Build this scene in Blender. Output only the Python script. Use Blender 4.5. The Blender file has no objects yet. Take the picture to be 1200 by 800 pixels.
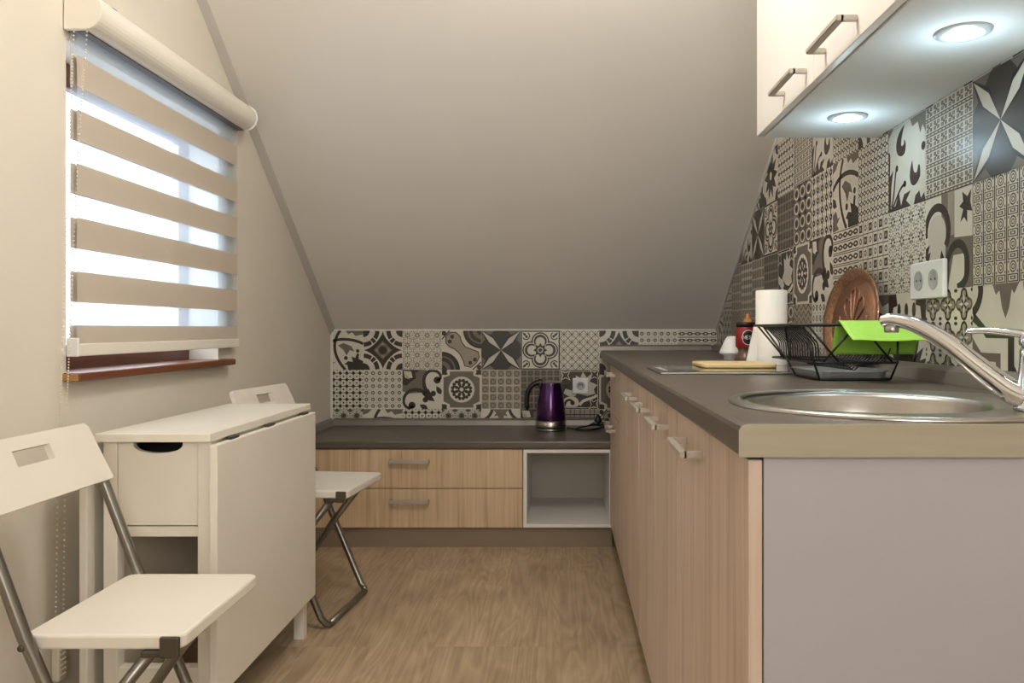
import bpy, bmesh, math, random
from mathutils import Vector, Matrix
random.seed(7)
PI = math.pi
scene = bpy.context.scene
COL = scene.collection
ORG = {}

# ------------------------------------------------------------------ materials
def new_mat(name):
    m = bpy.data.materials.new(name); m.use_nodes = True
    nt = m.node_tree
    b = nt.nodes['Principled BSDF']
    return m, nt, b

def lin(c):
    return tuple(((x/255)/12.92 if x/255 <= .04045 else ((x/255+.055)/1.055)**2.4) for x in c)

def pmat(name, rgb, rough=.5, metal=0, var=.06, scale=6, bump=0, bscale=200, coat=0, stretch=(1,1,1), spec=.5):
    m, nt, b = new_mat(name)
    c = lin(rgb)
    tc = nt.nodes.new('ShaderNodeTexCoord')
    mp = nt.nodes.new('ShaderNodeMapping'); mp.inputs['Scale'].default_value = stretch
    nt.links.new(tc.outputs['Object'], mp.inputs['Vector'])
    n = nt.nodes.new('ShaderNodeTexNoise'); n.inputs['Scale'].default_value = scale; n.inputs['Detail'].default_value = 4
    nt.links.new(mp.outputs['Vector'], n.inputs['Vector'])
    r = nt.nodes.new('ShaderNodeValToRGB')
    r.color_ramp.elements[0].position = .3; r.color_ramp.elements[1].position = .7
    r.color_ramp.elements[0].color = tuple(x*(1-var) for x in c)+(1,)
    r.color_ramp.elements[1].color = tuple(min(1, x*(1+var)) for x in c)+(1,)
    nt.links.new(n.outputs['Fac'], r.inputs['Fac'])
    nt.links.new(r.outputs['Color'], b.inputs['Base Color'])
    b.inputs['Roughness'].default_value = rough
    b.inputs['Metallic'].default_value = metal
    b.inputs['Coat Weight'].default_value = coat
    b.inputs['Specular IOR Level'].default_value = spec
    if bump:
        n2 = nt.nodes.new('ShaderNodeTexNoise'); n2.inputs['Scale'].default_value = bscale
        nt.links.new(mp.outputs['Vector'], n2.inputs['Vector'])
        bp = nt.nodes.new('ShaderNodeBump'); bp.inputs['Strength'].default_value = bump; bp.inputs['Distance'].default_value = .002
        nt.links.new(n2.outputs['Fac'], bp.inputs['Height']); nt.links.new(bp.outputs['Normal'], b.inputs['Normal'])
    return m

def wood_mat(name, dark, mid, light, rough=.45, fine=(60,60,1.6), broad=(9,9,.5)):
    m, nt, b = new_mat(name)
    tc = nt.nodes.new('ShaderNodeTexCoord')
    def layer(sc, scale, detail, dist):
        mp = nt.nodes.new('ShaderNodeMapping'); mp.inputs['Scale'].default_value = sc
        nt.links.new(tc.outputs['Object'], mp.inputs['Vector'])
        n = nt.nodes.new('ShaderNodeTexNoise'); n.inputs['Scale'].default_value = scale
        n.inputs['Detail'].default_value = detail; n.inputs['Distortion'].default_value = dist
        nt.links.new(mp.outputs['Vector'], n.inputs['Vector']); return n
    a = layer(fine, 1.6, 5, .4); c = layer(broad, 1.5, 3, 1.2)
    mx = nt.nodes.new('ShaderNodeMix'); mx.data_type = 'FLOAT'; mx.inputs['Factor'].default_value = .5
    nt.links.new(a.outputs['Fac'], mx.inputs['A']); nt.links.new(c.outputs['Fac'], mx.inputs['B'])
    r = nt.nodes.new('ShaderNodeValToRGB'); e = r.color_ramp.elements
    e[0].position = .34; e[0].color = lin(dark)+(1,)
    e[1].position = .66; e[1].color = lin(light)+(1,)
    k = e.new(.48); k.color = lin(mid)+(1,)
    nt.links.new(mx.outputs['Result'], r.inputs['Fac'])
    nt.links.new(r.outputs['Color'], b.inputs['Base Color'])
    b.inputs['Roughness'].default_value = rough
    bp = nt.nodes.new('ShaderNodeBump'); bp.inputs['Strength'].default_value = .15; bp.inputs['Distance'].default_value = .001
    nt.links.new(a.outputs['Fac'], bp.inputs['Height']); nt.links.new(bp.outputs['Normal'], b.inputs['Normal'])
    return m

def floor_mat():
    m, nt, b = new_mat('oak_floor')
    N = nt.nodes.new; L = nt.links.new
    geo = N('ShaderNodeNewGeometry')
    sep = N('ShaderNodeSeparateXYZ'); L(geo.outputs['Position'], sep.inputs[0])
    com = N('ShaderNodeCombineXYZ'); L(sep.outputs['Y'], com.inputs['X']); L(sep.outputs['X'], com.inputs['Y'])
    br = N('ShaderNodeTexBrick'); L(com.outputs[0], br.inputs['Vector'])
    br.inputs['Scale'].default_value = 1; br.inputs['Brick Width'].default_value = 1.25; br.inputs['Row Height'].default_value = .193
    br.inputs['Mortar Size'].default_value = .0003; br.inputs['Mortar Smooth'].default_value = .5
    br.inputs['Color1'].default_value = (.12,.12,.12,1); br.inputs['Color2'].default_value = (.9,.9,.9,1); br.inputs['Mortar'].default_value = (.5,.5,.5,1)
    br.offset = .37; br.offset_frequency = 3
    # shift grain per plank
    sh = N('ShaderNodeVectorMath'); sh.operation = 'MULTIPLY_ADD'
    sh.inputs[1].default_value = (7,13,5); L(br.outputs['Color'], sh.inputs[0]); L(com.outputs[0], sh.inputs[2])
    def noise(sc, scale, det, dist):
        mp = N('ShaderNodeMapping'); mp.inputs['Scale'].default_value = sc; L(sh.outputs[0], mp.inputs['Vector'])
        n = N('ShaderNodeTexNoise'); n.inputs['Scale'].default_value = scale; n.inputs['Detail'].default_value = det; n.inputs['Distortion'].default_value = dist
        L(mp.outputs[0], n.inputs['Vector']); return n
    fine = noise((2.2,60,1), 1.3, 4, .4)
    broad = noise((.9,6.5,1), 1.1, 2.5, .6)
    blot = noise((2.2,4,1), 2.0, 4, .5)
    # cathedral rings: contour lines of a stretched noise
    ml = N('ShaderNodeMath'); ml.operation = 'MULTIPLY'; ml.inputs[1].default_value = 13; L(broad.outputs['Fac'], ml.inputs[0])
    fr = N('ShaderNodeMath'); fr.operation = 'PINGPONG'; fr.inputs[1].default_value = .5; L(ml.outputs[0], fr.inputs[0])
    mx = N('ShaderNodeMix'); mx.data_type = 'FLOAT'; mx.inputs['Factor'].default_value = .42
    L(fine.outputs['Fac'], mx.inputs['A']); L(fr.outputs[0], mx.inputs['B'])
    mx2 = N('ShaderNodeMix'); mx2.data_type = 'FLOAT'; mx2.inputs['Factor'].default_value = .42
    L(mx.outputs['Result'], mx2.inputs['A']); L(blot.outputs['Fac'], mx2.inputs['B'])
    r = N('ShaderNodeValToRGB'); e = r.color_ramp.elements
    e[0].position = .26; e[0].color = lin((148,126,101))+(1,)
    e[1].position = .7; e[1].color = lin((206,185,158))+(1,)
    k = e.new(.46); k.color = lin((177,155,127))+(1,)
    L(mx2.outputs['Result'], r.inputs['Fac'])
    # plank tint
    hsv = N('ShaderNodeHueSaturation')
    mr = N('ShaderNodeMapRange'); mr.inputs['To Min'].default_value = .93; mr.inputs['To Max'].default_value = 1.06
    L(br.outputs['Color'], mr.inputs['Value']); L(mr.outputs['Result'], hsv.inputs['Value']); L(r.outputs['Color'], hsv.inputs['Color'])
    dk = N('ShaderNodeMix'); dk.data_type = 'RGBA'; dk.blend_type = 'MULTIPLY'
    L(br.outputs['Fac'], dk.inputs['Factor']); L(hsv.outputs['Color'], dk.inputs['A']); dk.inputs['B'].default_value = (.72,.68,.62,1)
    L(dk.outputs['Result'], b.inputs['Base Color'])
    b.inputs['Roughness'].default_value = .42
    b.inputs['Specular IOR Level'].default_value = .35
    bp = N('ShaderNodeBump'); bp.inputs['Strength'].default_value = .12; bp.inputs['Distance'].default_value = .001
    L(fine.outputs['Fac'], bp.inputs['Height']); L(bp.outputs['Normal'], b.inputs['Normal'])
    return m

def emit_mat(name, rgb, s):
    m, nt, b = new_mat(name)
    b.inputs['Base Color'].default_value = rgb+(1,)
    b.inputs['Emission Color'].default_value = rgb+(1,); b.inputs['Emission Strength'].default_value = s
    return m

def fabric_mat(name, z_top, period, band, beige=(176,158,138), sheer_alpha=.5):
    """horizontal opaque bands and sheer bands of a zebra blind (world Z drives the bands)"""
    m, nt, b = new_mat(name)
    N = nt.nodes.new; L = nt.links.new
    geo = N('ShaderNodeNewGeometry'); sep = N('ShaderNodeSeparateXYZ'); L(geo.outputs['Position'], sep.inputs[0])
    s = N('ShaderNodeMath'); s.operation = 'SUBTRACT'; s.inputs[0].default_value = z_top+period*4; L(sep.outputs['Z'], s.inputs[1])
    md = N('ShaderNodeMath'); md.operation = 'MODULO'; L(s.outputs[0], md.inputs[0]); md.inputs[1].default_value = period
    lt = N('ShaderNodeMath'); lt.operation = 'LESS_THAN'; L(md.outputs[0], lt.inputs[0]); lt.inputs[1].default_value = band
    nz = N('ShaderNodeTexNoise'); nz.inputs['Scale'].default_value = 400
    r = N('ShaderNodeValToRGB'); c = lin(beige)
    r.color_ramp.elements[0].color = tuple(x*.93 for x in c)+(1,); r.color_ramp.elements[1].color = tuple(min(1,x*1.06) for x in c)+(1,)
    L(nz.outputs['Fac'], r.inputs['Fac'])
    df = N('ShaderNodeBsdfDiffuse'); L(r.outputs['Color'], df.inputs['Color'])
    tl = N('ShaderNodeBsdfTranslucent'); tl.inputs['Color'].default_value = lin(beige)+(1,)
    mb = N('ShaderNodeMixShader'); mb.inputs[0].default_value = .10; L(df.outputs[0], mb.inputs[1]); L(tl.outputs[0], mb.inputs[2])
    tr = N('ShaderNodeBsdfTransparent'); tr.inputs['Color'].default_value = (.93,.97,1,1)
    d2 = N('ShaderNodeBsdfDiffuse'); d2.inputs['Color'].default_value = (.8,.84,.88,1)
    t2 = N('ShaderNodeBsdfTranslucent'); t2.inputs['Color'].default_value = (.85,.92,1,1)
    ms = N('ShaderNodeMixShader'); ms.inputs[0].default_value = .5; L(d2.outputs[0], ms.inputs[1]); L(t2.outputs[0], ms.inputs[2])
    ms2 = N('ShaderNodeMixShader'); ms2.inputs[0].default_value = sheer_alpha; L(tr.outputs[0], ms2.inputs[1]); L(ms.outputs[0], ms2.inputs[2])
    mm = N('ShaderNodeMixShader'); L(lt.outputs[0], mm.inputs[0]); L(ms2.outputs[0], mm.inputs[1]); L(mb.outputs[0], mm.inputs[2])
    out = nt.nodes['Material Output']; L(mm.outputs[0], out.inputs['Surface'])
    return m

def glass_mat(name):
    m, nt, b = new_mat(name)
    N = nt.nodes.new; L = nt.links.new
    tr = N('ShaderNodeBsdfTransparent'); gl = N('ShaderNodeBsdfGlossy'); gl.inputs['Roughness'].default_value = .02
    mx = N('ShaderNodeMixShader'); mx.inputs[0].default_value = .05; L(tr.outputs[0], mx.inputs[1]); L(gl.outputs[0], mx.inputs[2])
    L(mx.outputs[0], nt.nodes['Material Output'].inputs['Surface'])
    return m

M = {}
M['wall'] = pmat('cream_wall_paint', (224,216,202), .8, var=.02, scale=3, bump=.05, bscale=120)
M['slope'] = pmat('white_ceiling_paint', (234,230,224), .85, var=.02, scale=2, bump=.05, bscale=120)
M['creaseshade'] = pmat('crease_shade_grey', (190,184,176), .85, var=.02)
M['floor'] = floor_mat()
M['ash'] = wood_mat('pale_ash_laminate', (172,146,114), (201,174,140), (216,193,162))
M['ashpink'] = wood_mat('pale_ash_laminate_doors', (176,153,136), (198,177,160), (211,192,178))
M['worktop'] = pmat('dark_taupe_worktop', (92,83,74), .34, var=.10, scale=5, bump=.08, bscale=300, stretch=(1,12,12))
M['edgestrip'] = pmat('beige_edge_strip', (160,151,132), .4, var=.05, scale=6, stretch=(1,10,20))
M['upstand'] = pmat('grey_upstand_profile', (128,122,114), .35, metal=.3, var=.06)
M['plinth'] = pmat('taupe_plinth', (140,124,106), .45, metal=.2, var=.05)
M['greypanel'] = pmat('lilac_grey_panel', (170,165,170), .5, var=.02)
M['whitelam'] = pmat('white_laminate', (232,228,222), .35, var=.015)
M['whitemat'] = pmat('matt_white_board', (226,226,224), .75, var=.015, spec=.15)
M['satin'] = pmat('satin_metal_ring', (196,198,198), .35, metal=.35, var=.03)
M['carcass'] = pmat('white_carcass_board', (206,200,190), .5, var=.02)
M['steel'] = pmat('brushed_steel', (176,172,166), .28, metal=1, var=.06, scale=20, stretch=(1,1,12))
M['handle'] = pmat('brushed_nickel', (190,182,170), .38, metal=.45, var=.05, scale=30)
M['chrome'] = pmat('polished_chrome', (215,215,215), .07, metal=1, var=.02)
M['tube'] = pmat('grey_tube_steel', (138,134,126), .3, metal=.9, var=.06)
M['bracket'] = pmat('dark_hinge_metal', (92,86,76), .4, metal=.7, var=.08)
M['table'] = pmat('white_painted_table', (232,226,214), .38, var=.015)
M['chairw'] = pmat('white_chair_plastic', (234,228,216), .35, var=.015)
M['dark'] = pmat('dark_void', (28,25,22), .7, var=.1)
M['inner'] = pmat('shaded_cupboard_board', (150,140,125), .7, var=.03)
M['black'] = pmat('black_coated_wire', (16,16,17), .35, var=.1)
M['blackpl'] = pmat('black_plastic', (20,18,18), .38, var=.1)
M['purple'] = pmat('purple_metallic_enamel', (66,22,84), .2, metal=.75, var=.08, coat=.6)
M['paper'] = pmat('white_kitchen_paper', (240,238,232), .9, var=.02, bump=.35, bscale=90)
M['board'] = pmat('pale_beech_wood', (226,200,148), .5, var=.08, scale=8, stretch=(2,30,30))
M['green'] = pmat('lime_green_plastic', (158,212,82), .5, var=.04, bump=.5, bscale=160)
M['redjar'] = pmat('red_jar_label', (150,28,26), .35, var=.06)
M['coffee'] = pmat('coffee_brown', (104,78,62), .3, var=.12, scale=40)
M['orange'] = pmat('amber_cap', (190,130,70), .4, var=.06)
M['whitepl'] = pmat('white_plastic', (232,232,230), .35, var=.01)
M['plate'] = pmat('white_socket_plastic', (236,238,238), .3, var=.01)
M['sock'] = pmat('socket_recess', (176,178,178), .4, var=.03)
M['tray'] = pmat('grey_metal_tray', (176,182,184), .3, metal=.7, var=.05)
M['hob'] = pmat('black_hob_glass', (30,28,27), .1, var=.05, coat=.5)
M['mark'] = pmat('white_print', (220,220,220), .5, var=.01)
M['brownw'] = pmat('brown_window_wood', (92,48,30), .35, var=.14, scale=6, stretch=(20,1,20))
M['sillw'] = pmat('brown_sill_wood', (112,62,34), .35, var=.12, scale=6, stretch=(20,1,20))
M['sillend'] = pmat('bare_sill_end', (172,128,74), .6, var=.1, scale=40)
M['bead'] = pmat('cream_beads', (226,218,200), .35, var=.02)
M['casset'] = pmat('cream_cassette', (236,230,218), .4, var=.01)
M['slot'] = pmat('grey_slot', (110,108,106), .6, var=.03)
M['glass'] = glass_mat('window_glass')
M['lens'] = emit_mat('lit_lamp_lens', (.9,1,1), 14)
M['fence'] = pmat('pale_fence_paint', (190,196,205), .7, var=.05)

def copper_mat(name, rough, bump, rgb):
    m, nt, b = new_mat(name)
    N = nt.nodes.new; L = nt.links.new
    tc = N('ShaderNodeTexCoord'); v = N('ShaderNodeTexVoronoi'); v.inputs['Scale'].default_value = 150; L(tc.outputs['Object'], v.inputs['Vector'])
    r = N('ShaderNodeValToRGB'); c = lin(rgb)
    r.color_ramp.elements[0].color = tuple(x*1.15 for x in c)+(1,); r.color_ramp.elements[1].color = tuple(x*.75 for x in c)+(1,)
    L(v.outputs['Distance'], r.inputs['Fac']); L(r.outputs['Color'], b.inputs['Base Color'])
    b.inputs['Metallic'].default_value = .9; b.inputs['Roughness'].default_value = rough
    bp = N('ShaderNodeBump'); bp.inputs['Strength'].default_value = bump; bp.inputs['Distance'].default_value = .003
    L(v.outputs['Distance'], bp.inputs['Height']); L(bp.outputs['Normal'], b.inputs['Normal'])
    return m
M['copper'] = copper_mat('copper_center', .42, .05, (168,128,104))
M['copperrim'] = copper_mat('hammered_copper_rim', .28, .8, (190,146,116))

# ------------------------------------------------------------------ mesh builder
def link(name, me, mat, parent=None, org=None, smooth=False):
    o = bpy.data.objects.new(name, me); COL.objects.link(o)
    mats = mat if isinstance(mat, list) else [mat]
    for m in mats: me.materials.append(m)
    if parent is not None:
        o.parent = parent
    return o

class MB:
    def __init__(s): s.bm = bmesh.new(); s.mi = 0
    def _merge(s, t, mat=None, smooth=False):
        if mat is not None: bmesh.ops.transform(t, matrix=mat, verts=t.verts)
        vm = {}
        for v in t.verts: vm[v] = s.bm.verts.new(v.co)
        for f in t.faces:
            try:
                nf = s.bm.faces.new([vm[v] for v in f.verts]); nf.smooth = smooth; nf.material_index = s.mi
            except ValueError: pass
        t.free(); return s
    def box(s, x0,x1,y0,y1,z0,z1, bev=0, seg=2, mat=None):
        t = bmesh.new(); bmesh.ops.create_cube(t, size=1)
        for v in t.verts:
            v.co = Vector(((x0+x1)/2+v.co.x*(x1-x0), (y0+y1)/2+v.co.y*(y1-y0), (z0+z1)/2+v.co.z*(z1-z0)))
        if bev: bmesh.ops.bevel(t, geom=list(t.edges), offset=bev, segments=seg, affect='EDGES', profile=.5)
        return s._merge(t, mat)
    def prism(s, pts, f0, f1, bev=0, mat=None, smooth=False):
        """pts: 2D list; f0,f1: functions (a,b)->xyz of both caps"""
        t = bmesh.new(); n = len(pts)
        A = [t.verts.new(f0(*p)) for p in pts]; B = [t.verts.new(f1(*p)) for p in pts]
        t.faces.new(A); t.faces.new(B[::-1])
        for i in range(n): t.faces.new([A[i], B[i], B[(i+1)%n], A[(i+1)%n]])
        bmesh.ops.recalc_face_normals(t, faces=t.faces)
        if bev: bmesh.ops.bevel(t, geom=list(t.edges), offset=bev, segments=2, affect='EDGES', profile=.5)
        return s._merge(t, mat, smooth)
    def tube(s, pts, r, n=8, closed=False, mat=None, smooth=True, flat=None):
        t = bmesh.new(); pts = [Vector(p) for p in pts]; N = len(pts)
        rs = r if isinstance(r, (list,tuple)) else [r]*N
        rings = []; up = None
        for i, p in enumerate(pts):
            a = pts[(i-1)%N] if (closed or i>0) else p
            b = pts[(i+1)%N] if (closed or i<N-1) else p
            d = (b-a).normalized()
            if up is None:
                up = Vector((0,0,1)) if abs(d.z) < .9 else Vector((0,1,0))
            side = d.cross(up)
            if side.length < 1e-5: side = d.cross(Vector((1,.2,.1)))
            side.normalize(); u2 = side.cross(d).normalized(); up = u2
            k = rs[i] if isinstance(rs[i], (tuple,list)) else (rs[i],rs[i])
            rings.append([t.verts.new(p+side*math.cos(2*PI*j/n)*k[0]+u2*math.sin(2*PI*j/n)*k[1]) for j in range(n)])
        M_ = N if closed else N-1
        for i in range(M_):
            A, B = rings[i], rings[(i+1)%N]
            for j in range(n): t.faces.new([A[j], A[(j+1)%n], B[(j+1)%n], B[j]])
        if not closed:
            t.faces.new(rings[0][::-1]); t.faces.new(rings[-1])
        bmesh.ops.recalc_face_normals(t, faces=t.faces)
        return s._merge(t, mat, smooth)
    def lathe(s, prof, c=(0,0,0), n=40, sx=1, sy=1, mat=None, smooth=True, off=None):
        t = bmesh.new(); rings = []
        for i, (r, z) in enumerate(prof):
            ox, oy = off(i) if off else (0,0)
            if r < 1e-6: rings.append([t.verts.new((c[0]+ox, c[1]+oy, c[2]+z))])
            else: rings.append([t.verts.new((c[0]+ox+r*sx*math.cos(2*PI*j/n), c[1]+oy+r*sy*math.sin(2*PI*j/n), c[2]+z)) for j in range(n)])
        for A, B in zip(rings, rings[1:]):
            if len(A)==1 and len(B)==1: continue
            for j in range(n):
                if len(A)==1: t.faces.new([A[0], B[j], B[(j+1)%n]])
                elif len(B)==1: t.faces.new([A[j], A[(j+1)%n], B[0]])
                else: t.faces.new([A[j], A[(j+1)%n], B[(j+1)%n], B[j]])
        bmesh.ops.recalc_face_normals(t, faces=t.faces)
        return s._merge(t, mat, smooth)
    def ball(s, c, r, sub=1):
        t = bmesh.new(); bmesh.ops.create_icosphere(t, subdivisions=sub, radius=r)
        bmesh.ops.translate(t, vec=c, verts=t.verts)
        return s._merge(t, None, True)
    def grid(s, fn, nu, nv, thick=0, mat=None, smooth=True):
        t = bmesh.new()
        V = [[t.verts.new(fn(i/nu, j/nv)) for j in range(nv+1)] for i in range(nu+1)]
        for i in range(nu):
            for j in range(nv): t.faces.new([V[i][j], V[i+1][j], V[i+1][j+1], V[i][j+1]])
        if thick:
            bmesh.ops.recalc_face_normals(t, faces=t.faces)
            bmesh.ops.solidify(t, geom=list(t.faces), thickness=thick)
        return s._merge(t, mat, smooth)
    def poly(s, pts):
        f = s.bm.faces.new([s.bm.verts.new(p) for p in pts]); f.material_index = s.mi; return s
    def build(s, name, mat, parent=None, loc=None, autosmooth=True):
        me = bpy.data.meshes.new(name)
        base = Vector((0,0,0))
        if parent is not None:
            r = parent
            while r.parent is not None: r = r.parent
            base = Vector(ORG.get(r.name, (0,0,0)))
        elif loc is not None: base = Vector(loc)
        bmesh.ops.translate(s.bm, vec=-base, verts=s.bm.verts)
        s.bm.to_mesh(me); s.bm.free()
        o = link(name, me, mat, parent)
        if parent is None and loc is not None:
            o.location = loc; ORG[o.name] = tuple(loc)
        return o

def thing(name, label, cat, loc, group=None):
    o = bpy.data.objects.new(name, None); COL.objects.link(o)
    o.empty_display_size = .05
    o.location = loc; ORG[o.name] = tuple(loc)
    o['label'] = label; o['category'] = cat
    if group: o['group'] = group
    return o
def tag(o, label, cat, group=None):
    o['label'] = label; o['category'] = cat
    if group: o['group'] = group
    return o
def struct(o):
    o['kind'] = 'structure'; return o
def copy_tree(o, parent=None):
    c = o.copy(); COL.objects.link(c)
    if parent is not None: c.parent = parent
    for ch in list(o.children): copy_tree(ch, c)
    return c

def arcpts(cx, cy, r, a0, a1, n=12):
    return [(cx+r*math.cos(math.radians(a0+(a1-a0)*i/n)), cy+r*math.sin(math.radians(a0+(a1-a0)*i/n))) for i in range(n+1)]
def bez(p0,p1,p2,p3,n=14):
    out = []
    for i in range(n+1):
        t = i/n; a=(1-t)**3; b=3*t*(1-t)**2; c=3*t*t*(1-t); d=t**3
        out.append(tuple(a*x+b*y+c*z+d*w for x,y,z,w in zip(p0,p1,p2,p3)))
    return out
def spline(P, n=8):
    P = [Vector(p) for p in P]; out = []
    for i in range(len(P)-1):
        a = P[max(i-1,0)]; b = P[i]; c = P[i+1]; d = P[min(i+2,len(P)-1)]
        for k in range(n):
            t = k/n
            out.append(.5*((2*b)+(-a+c)*t+(2*a-5*b+4*c-d)*t*t+(-a+3*b-3*c+d)*t**3))
    out.append(P[-1]); return out

# ------------------------------------------------------------------ patterned tiles (flat inlay polygons on the tile face)
C_, D_, G_, T_, K_, W_ = range(6)          # cream, dark, mid grey, light taupe, near black, white grey
TILECOL = [(213,208,194), (62,57,52), (116,108,98), (160,150,134), (38,35,33), (200,196,184)]
TMAT = [pmat('tile_glaze_%s' % n, c, .34, var=.05, scale=12, spec=.35) for n, c in zip(('cream','dark','grey','taupe','black','white'), TILECOL)]

class Tile:
    def __init__(s): s.P = []
    def p(s, c, pts, L): s.P.append((L, c, list(pts))); return s
    def rect(s, c, x0,y0,x1,y1, L): return s.p(c, [(x0,y0),(x1,y0),(x1,y1),(x0,y1)], L)
    def circ(s, c, x, y, r, L, n=20, ry=None): return s.p(c, [(x+r*math.cos(2*PI*i/n), y+(ry or r)*math.sin(2*PI*i/n)) for i in range(n)], L)
    def diam(s, c, x, y, r, L, ry=None): return s.p(c, [(x+r,y),(x,y+(ry or r)),(x-r,y),(x,y-(ry or r))], L)
    def stroke(s, c, pts, w, L, w1=None, cap=False):
        n = len(pts); A=[]; B=[]
        for i,(x,y) in enumerate(pts):
            a = pts[max(i-1,0)]; b = pts[min(i+1,n-1)]
            dx, dy = b[0]-a[0], b[1]-a[1]; l = math.hypot(dx,dy) or 1
            k = (w + ((w1 if w1 is not None else w)-w)*i/(n-1))/2
            A.append((x-dy/l*k, y+dx/l*k)); B.append((x+dy/l*k, y-dx/l*k))
        for i in range(n-1): s.p(c, [A[i],A[i+1],B[i+1],B[i]], L)
        if cap: s.circ(c, pts[-1][0], pts[-1][1], cap, L, 14)
        return s
    def ring(s, c, x, y, r, w, L, a0=0, a1=360, n=20): return s.stroke(c, arcpts(x,y,r,a0,a1,n), w, L)
    def petal(s, c, x, y, ang, ln, wd, L, n=6):
        a = math.radians(ang); ux, uy = math.cos(a), math.sin(a)
        top = [(t/n*ln, wd/2*math.sin(PI*(t/n)**.8)) for t in range(n+1)]
        pts = top + [(q[0], -q[1]) for q in top[-2:0:-1]]
        return s.p(c, [(x+ux*q-uy*r, y+uy*q+ux*r) for q, r in pts], L)
    def sub(s, other, x, y, k, dL=0):
        for L,c,pts in other.P: s.P.append((L+dL, c, [(x+a*k, y+b*k) for a,b in pts]))
        return s
    def rot4(s, fn):
        t = Tile(); fn(t)
        for q in range(4):
            ca, sa = [(1,0),(0,1),(-1,0),(0,-1)][q]
            for L,c,pts in t.P: s.P.append((L, c, [(.5+(a-.5)*ca-(b-.5)*sa, .5+(a-.5)*sa+(b-.5)*ca) for a,b in pts]))
        return s
    def turned(s, q):
        r = Tile(); ca, sa = [(1,0),(0,1),(-1,0),(0,-1)][q%4]
        r.P = [(L, c, [(.5+(a-.5)*ca-(b-.5)*sa, .5+(a-.5)*sa+(b-.5)*ca) for a,b in pts]) for L,c,pts in s.P]
        return r
def base(c=C_): return Tile().rect(c, 0,0,1,1, 0)
def repeat(cell, n, m, bg=C_):
    t = base(bg)
    for i in range(n):
        for j in range(m):
            for L,c,pts in cell.P: t.P.append((L, c, [((i+a)/n, (j+b)/m) for a,b in pts]))
    return t

def vine():
    t = base()
    t.p(G_, [(0,1),(.22,1),(.12,.9),(0,.86)], 1).p(G_, [(.55,1),(.62,.9),(.72,.95),(.8,.86),(1,.9),(1,1)], 1)
    t.p(G_, [(0,.25),(.12,.3),(.2,.18),(.3,.2),(.16,.1),(.24,.02),(0,0)], 1)
    t.p(G_, [(.36,.62),(.5,.68),(.7,.6),(.78,.46),(.66,.5),(.58,.36),(.5,.5)], 1)
    t.stroke(D_, bez((.0,.62),(.25,.82),(.7,.82),(1,.66)), .07, 2)
    t.stroke(D_, bez((.42,1),(.2,.72),(.22,.35),(.55,.0)), .07, 2)
    t.p(D_, [(.62,.0),(.6,.12),(.52,.14),(.62,.22),(.74,.2),(.7,.34),(.8,.3),(.84,.42),(.9,.4),(.88,.28),(1,.22),(1,0)], 2)
    t.circ(D_, .86,.48,.045, 2).circ(D_, .56,.3,.05, 2)
    t.p(D_, [(0,.5),(.1,.46),(.16,.36),(.06,.34),(0,.38)], 2)
    return t
def starmed():
    t = base()
    def q(u):
        u.p(D_, bez((.5,.98),(.54,.78),(.78,.56),(.98,.5))+[(.5,.5)], 1)
        u.ring(D_, 1,1,.36,.11, 1, 182,214, 6).ring(D_, 1,1,.36,.11, 1, 236,268, 6).p(D_, arcpts(1,1,.17,180,270,8)+[(1,1)], 1)
        u.ring(D_, 1,1,.36,.13,1, 218,232,4)
    t.rot4(q)
    t.diam(G_, .5,.5,.24, 2).diam(T_, .5,.5,.19, 3).circ(G_, .5,.5,.14, 4).circ(D_, .5,.5,.1, 5)
    return t
def bone():
    t = base()
    for (x,y,a) in ((1,1,180),(0,0,0)):
        t.p(K_, arcpts(x,y,.46,a,a+90,12)+[(x,y)], 1).p(D_, arcpts(x,y,.42,a,a+90,12)+[(x,y)], 2).ring(G_, x,y,.33,.04, 3, a,a+90,10)
        t.p(G_, arcpts(x,y,.22,a,a+90,8)+[(x,y)], 3).p(D_, arcpts(x,y,.12,a,a+90,8)+[(x,y)], 4)
    outline = bez((.08,.72),(.12,.98),(.42,1.02),(.46,.86))+bez((.5,.72),(.62,.56),(.8,.56))if False else None
    body = [(.1,.68),(.1,.84),(.2,.95),(.36,.95),(.46,.85),(.5,.7),(.6,.58),(.76,.52),(.92,.46),(.95,.32),(.88,.18),(.74,.06),(.58,.1),(.54,.24),(.46,.4),(.34,.52),(.2,.58)]
    t.p(T_, body, 1)
    t.stroke(D_, body+[body[0]], .025, 2)
    for x,y in ((.26,.84),(.2,.72),(.84,.26),(.72,.18)): t.circ(D_, x,y,.05, 2)
    t.stroke(D_, [(0,.78),(.2,1)], .03, 1).stroke(D_, [(.78,0),(1,.2)], .03, 1)
    t.circ(D_, .05,.93,.06,1).circ(D_, .95,.06,.06,1)
    return t
def petalx(mid=G_):
    t = base(mid)
    def q(u):
        u.p(D_, [(.5,.5),(.3,.78),(.24,.9),(.34,1),(.66,1),(.76,.9),(.7,.78)], 1)
        u.p(D_, [(.34,.72),(.2,.8),(.3,.86)], 1).p(D_, [(.66,.72),(.8,.8),(.7,.86)], 1)
        u.p(K_, [(.5,.5),(.7,.86),(1,1),(.86,.7)], 2)
        u.p(W_, [(.5,.5),(.7,.8),(.98,.98),(.8,.7)], 3)
    return t.rot4(q)
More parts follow.
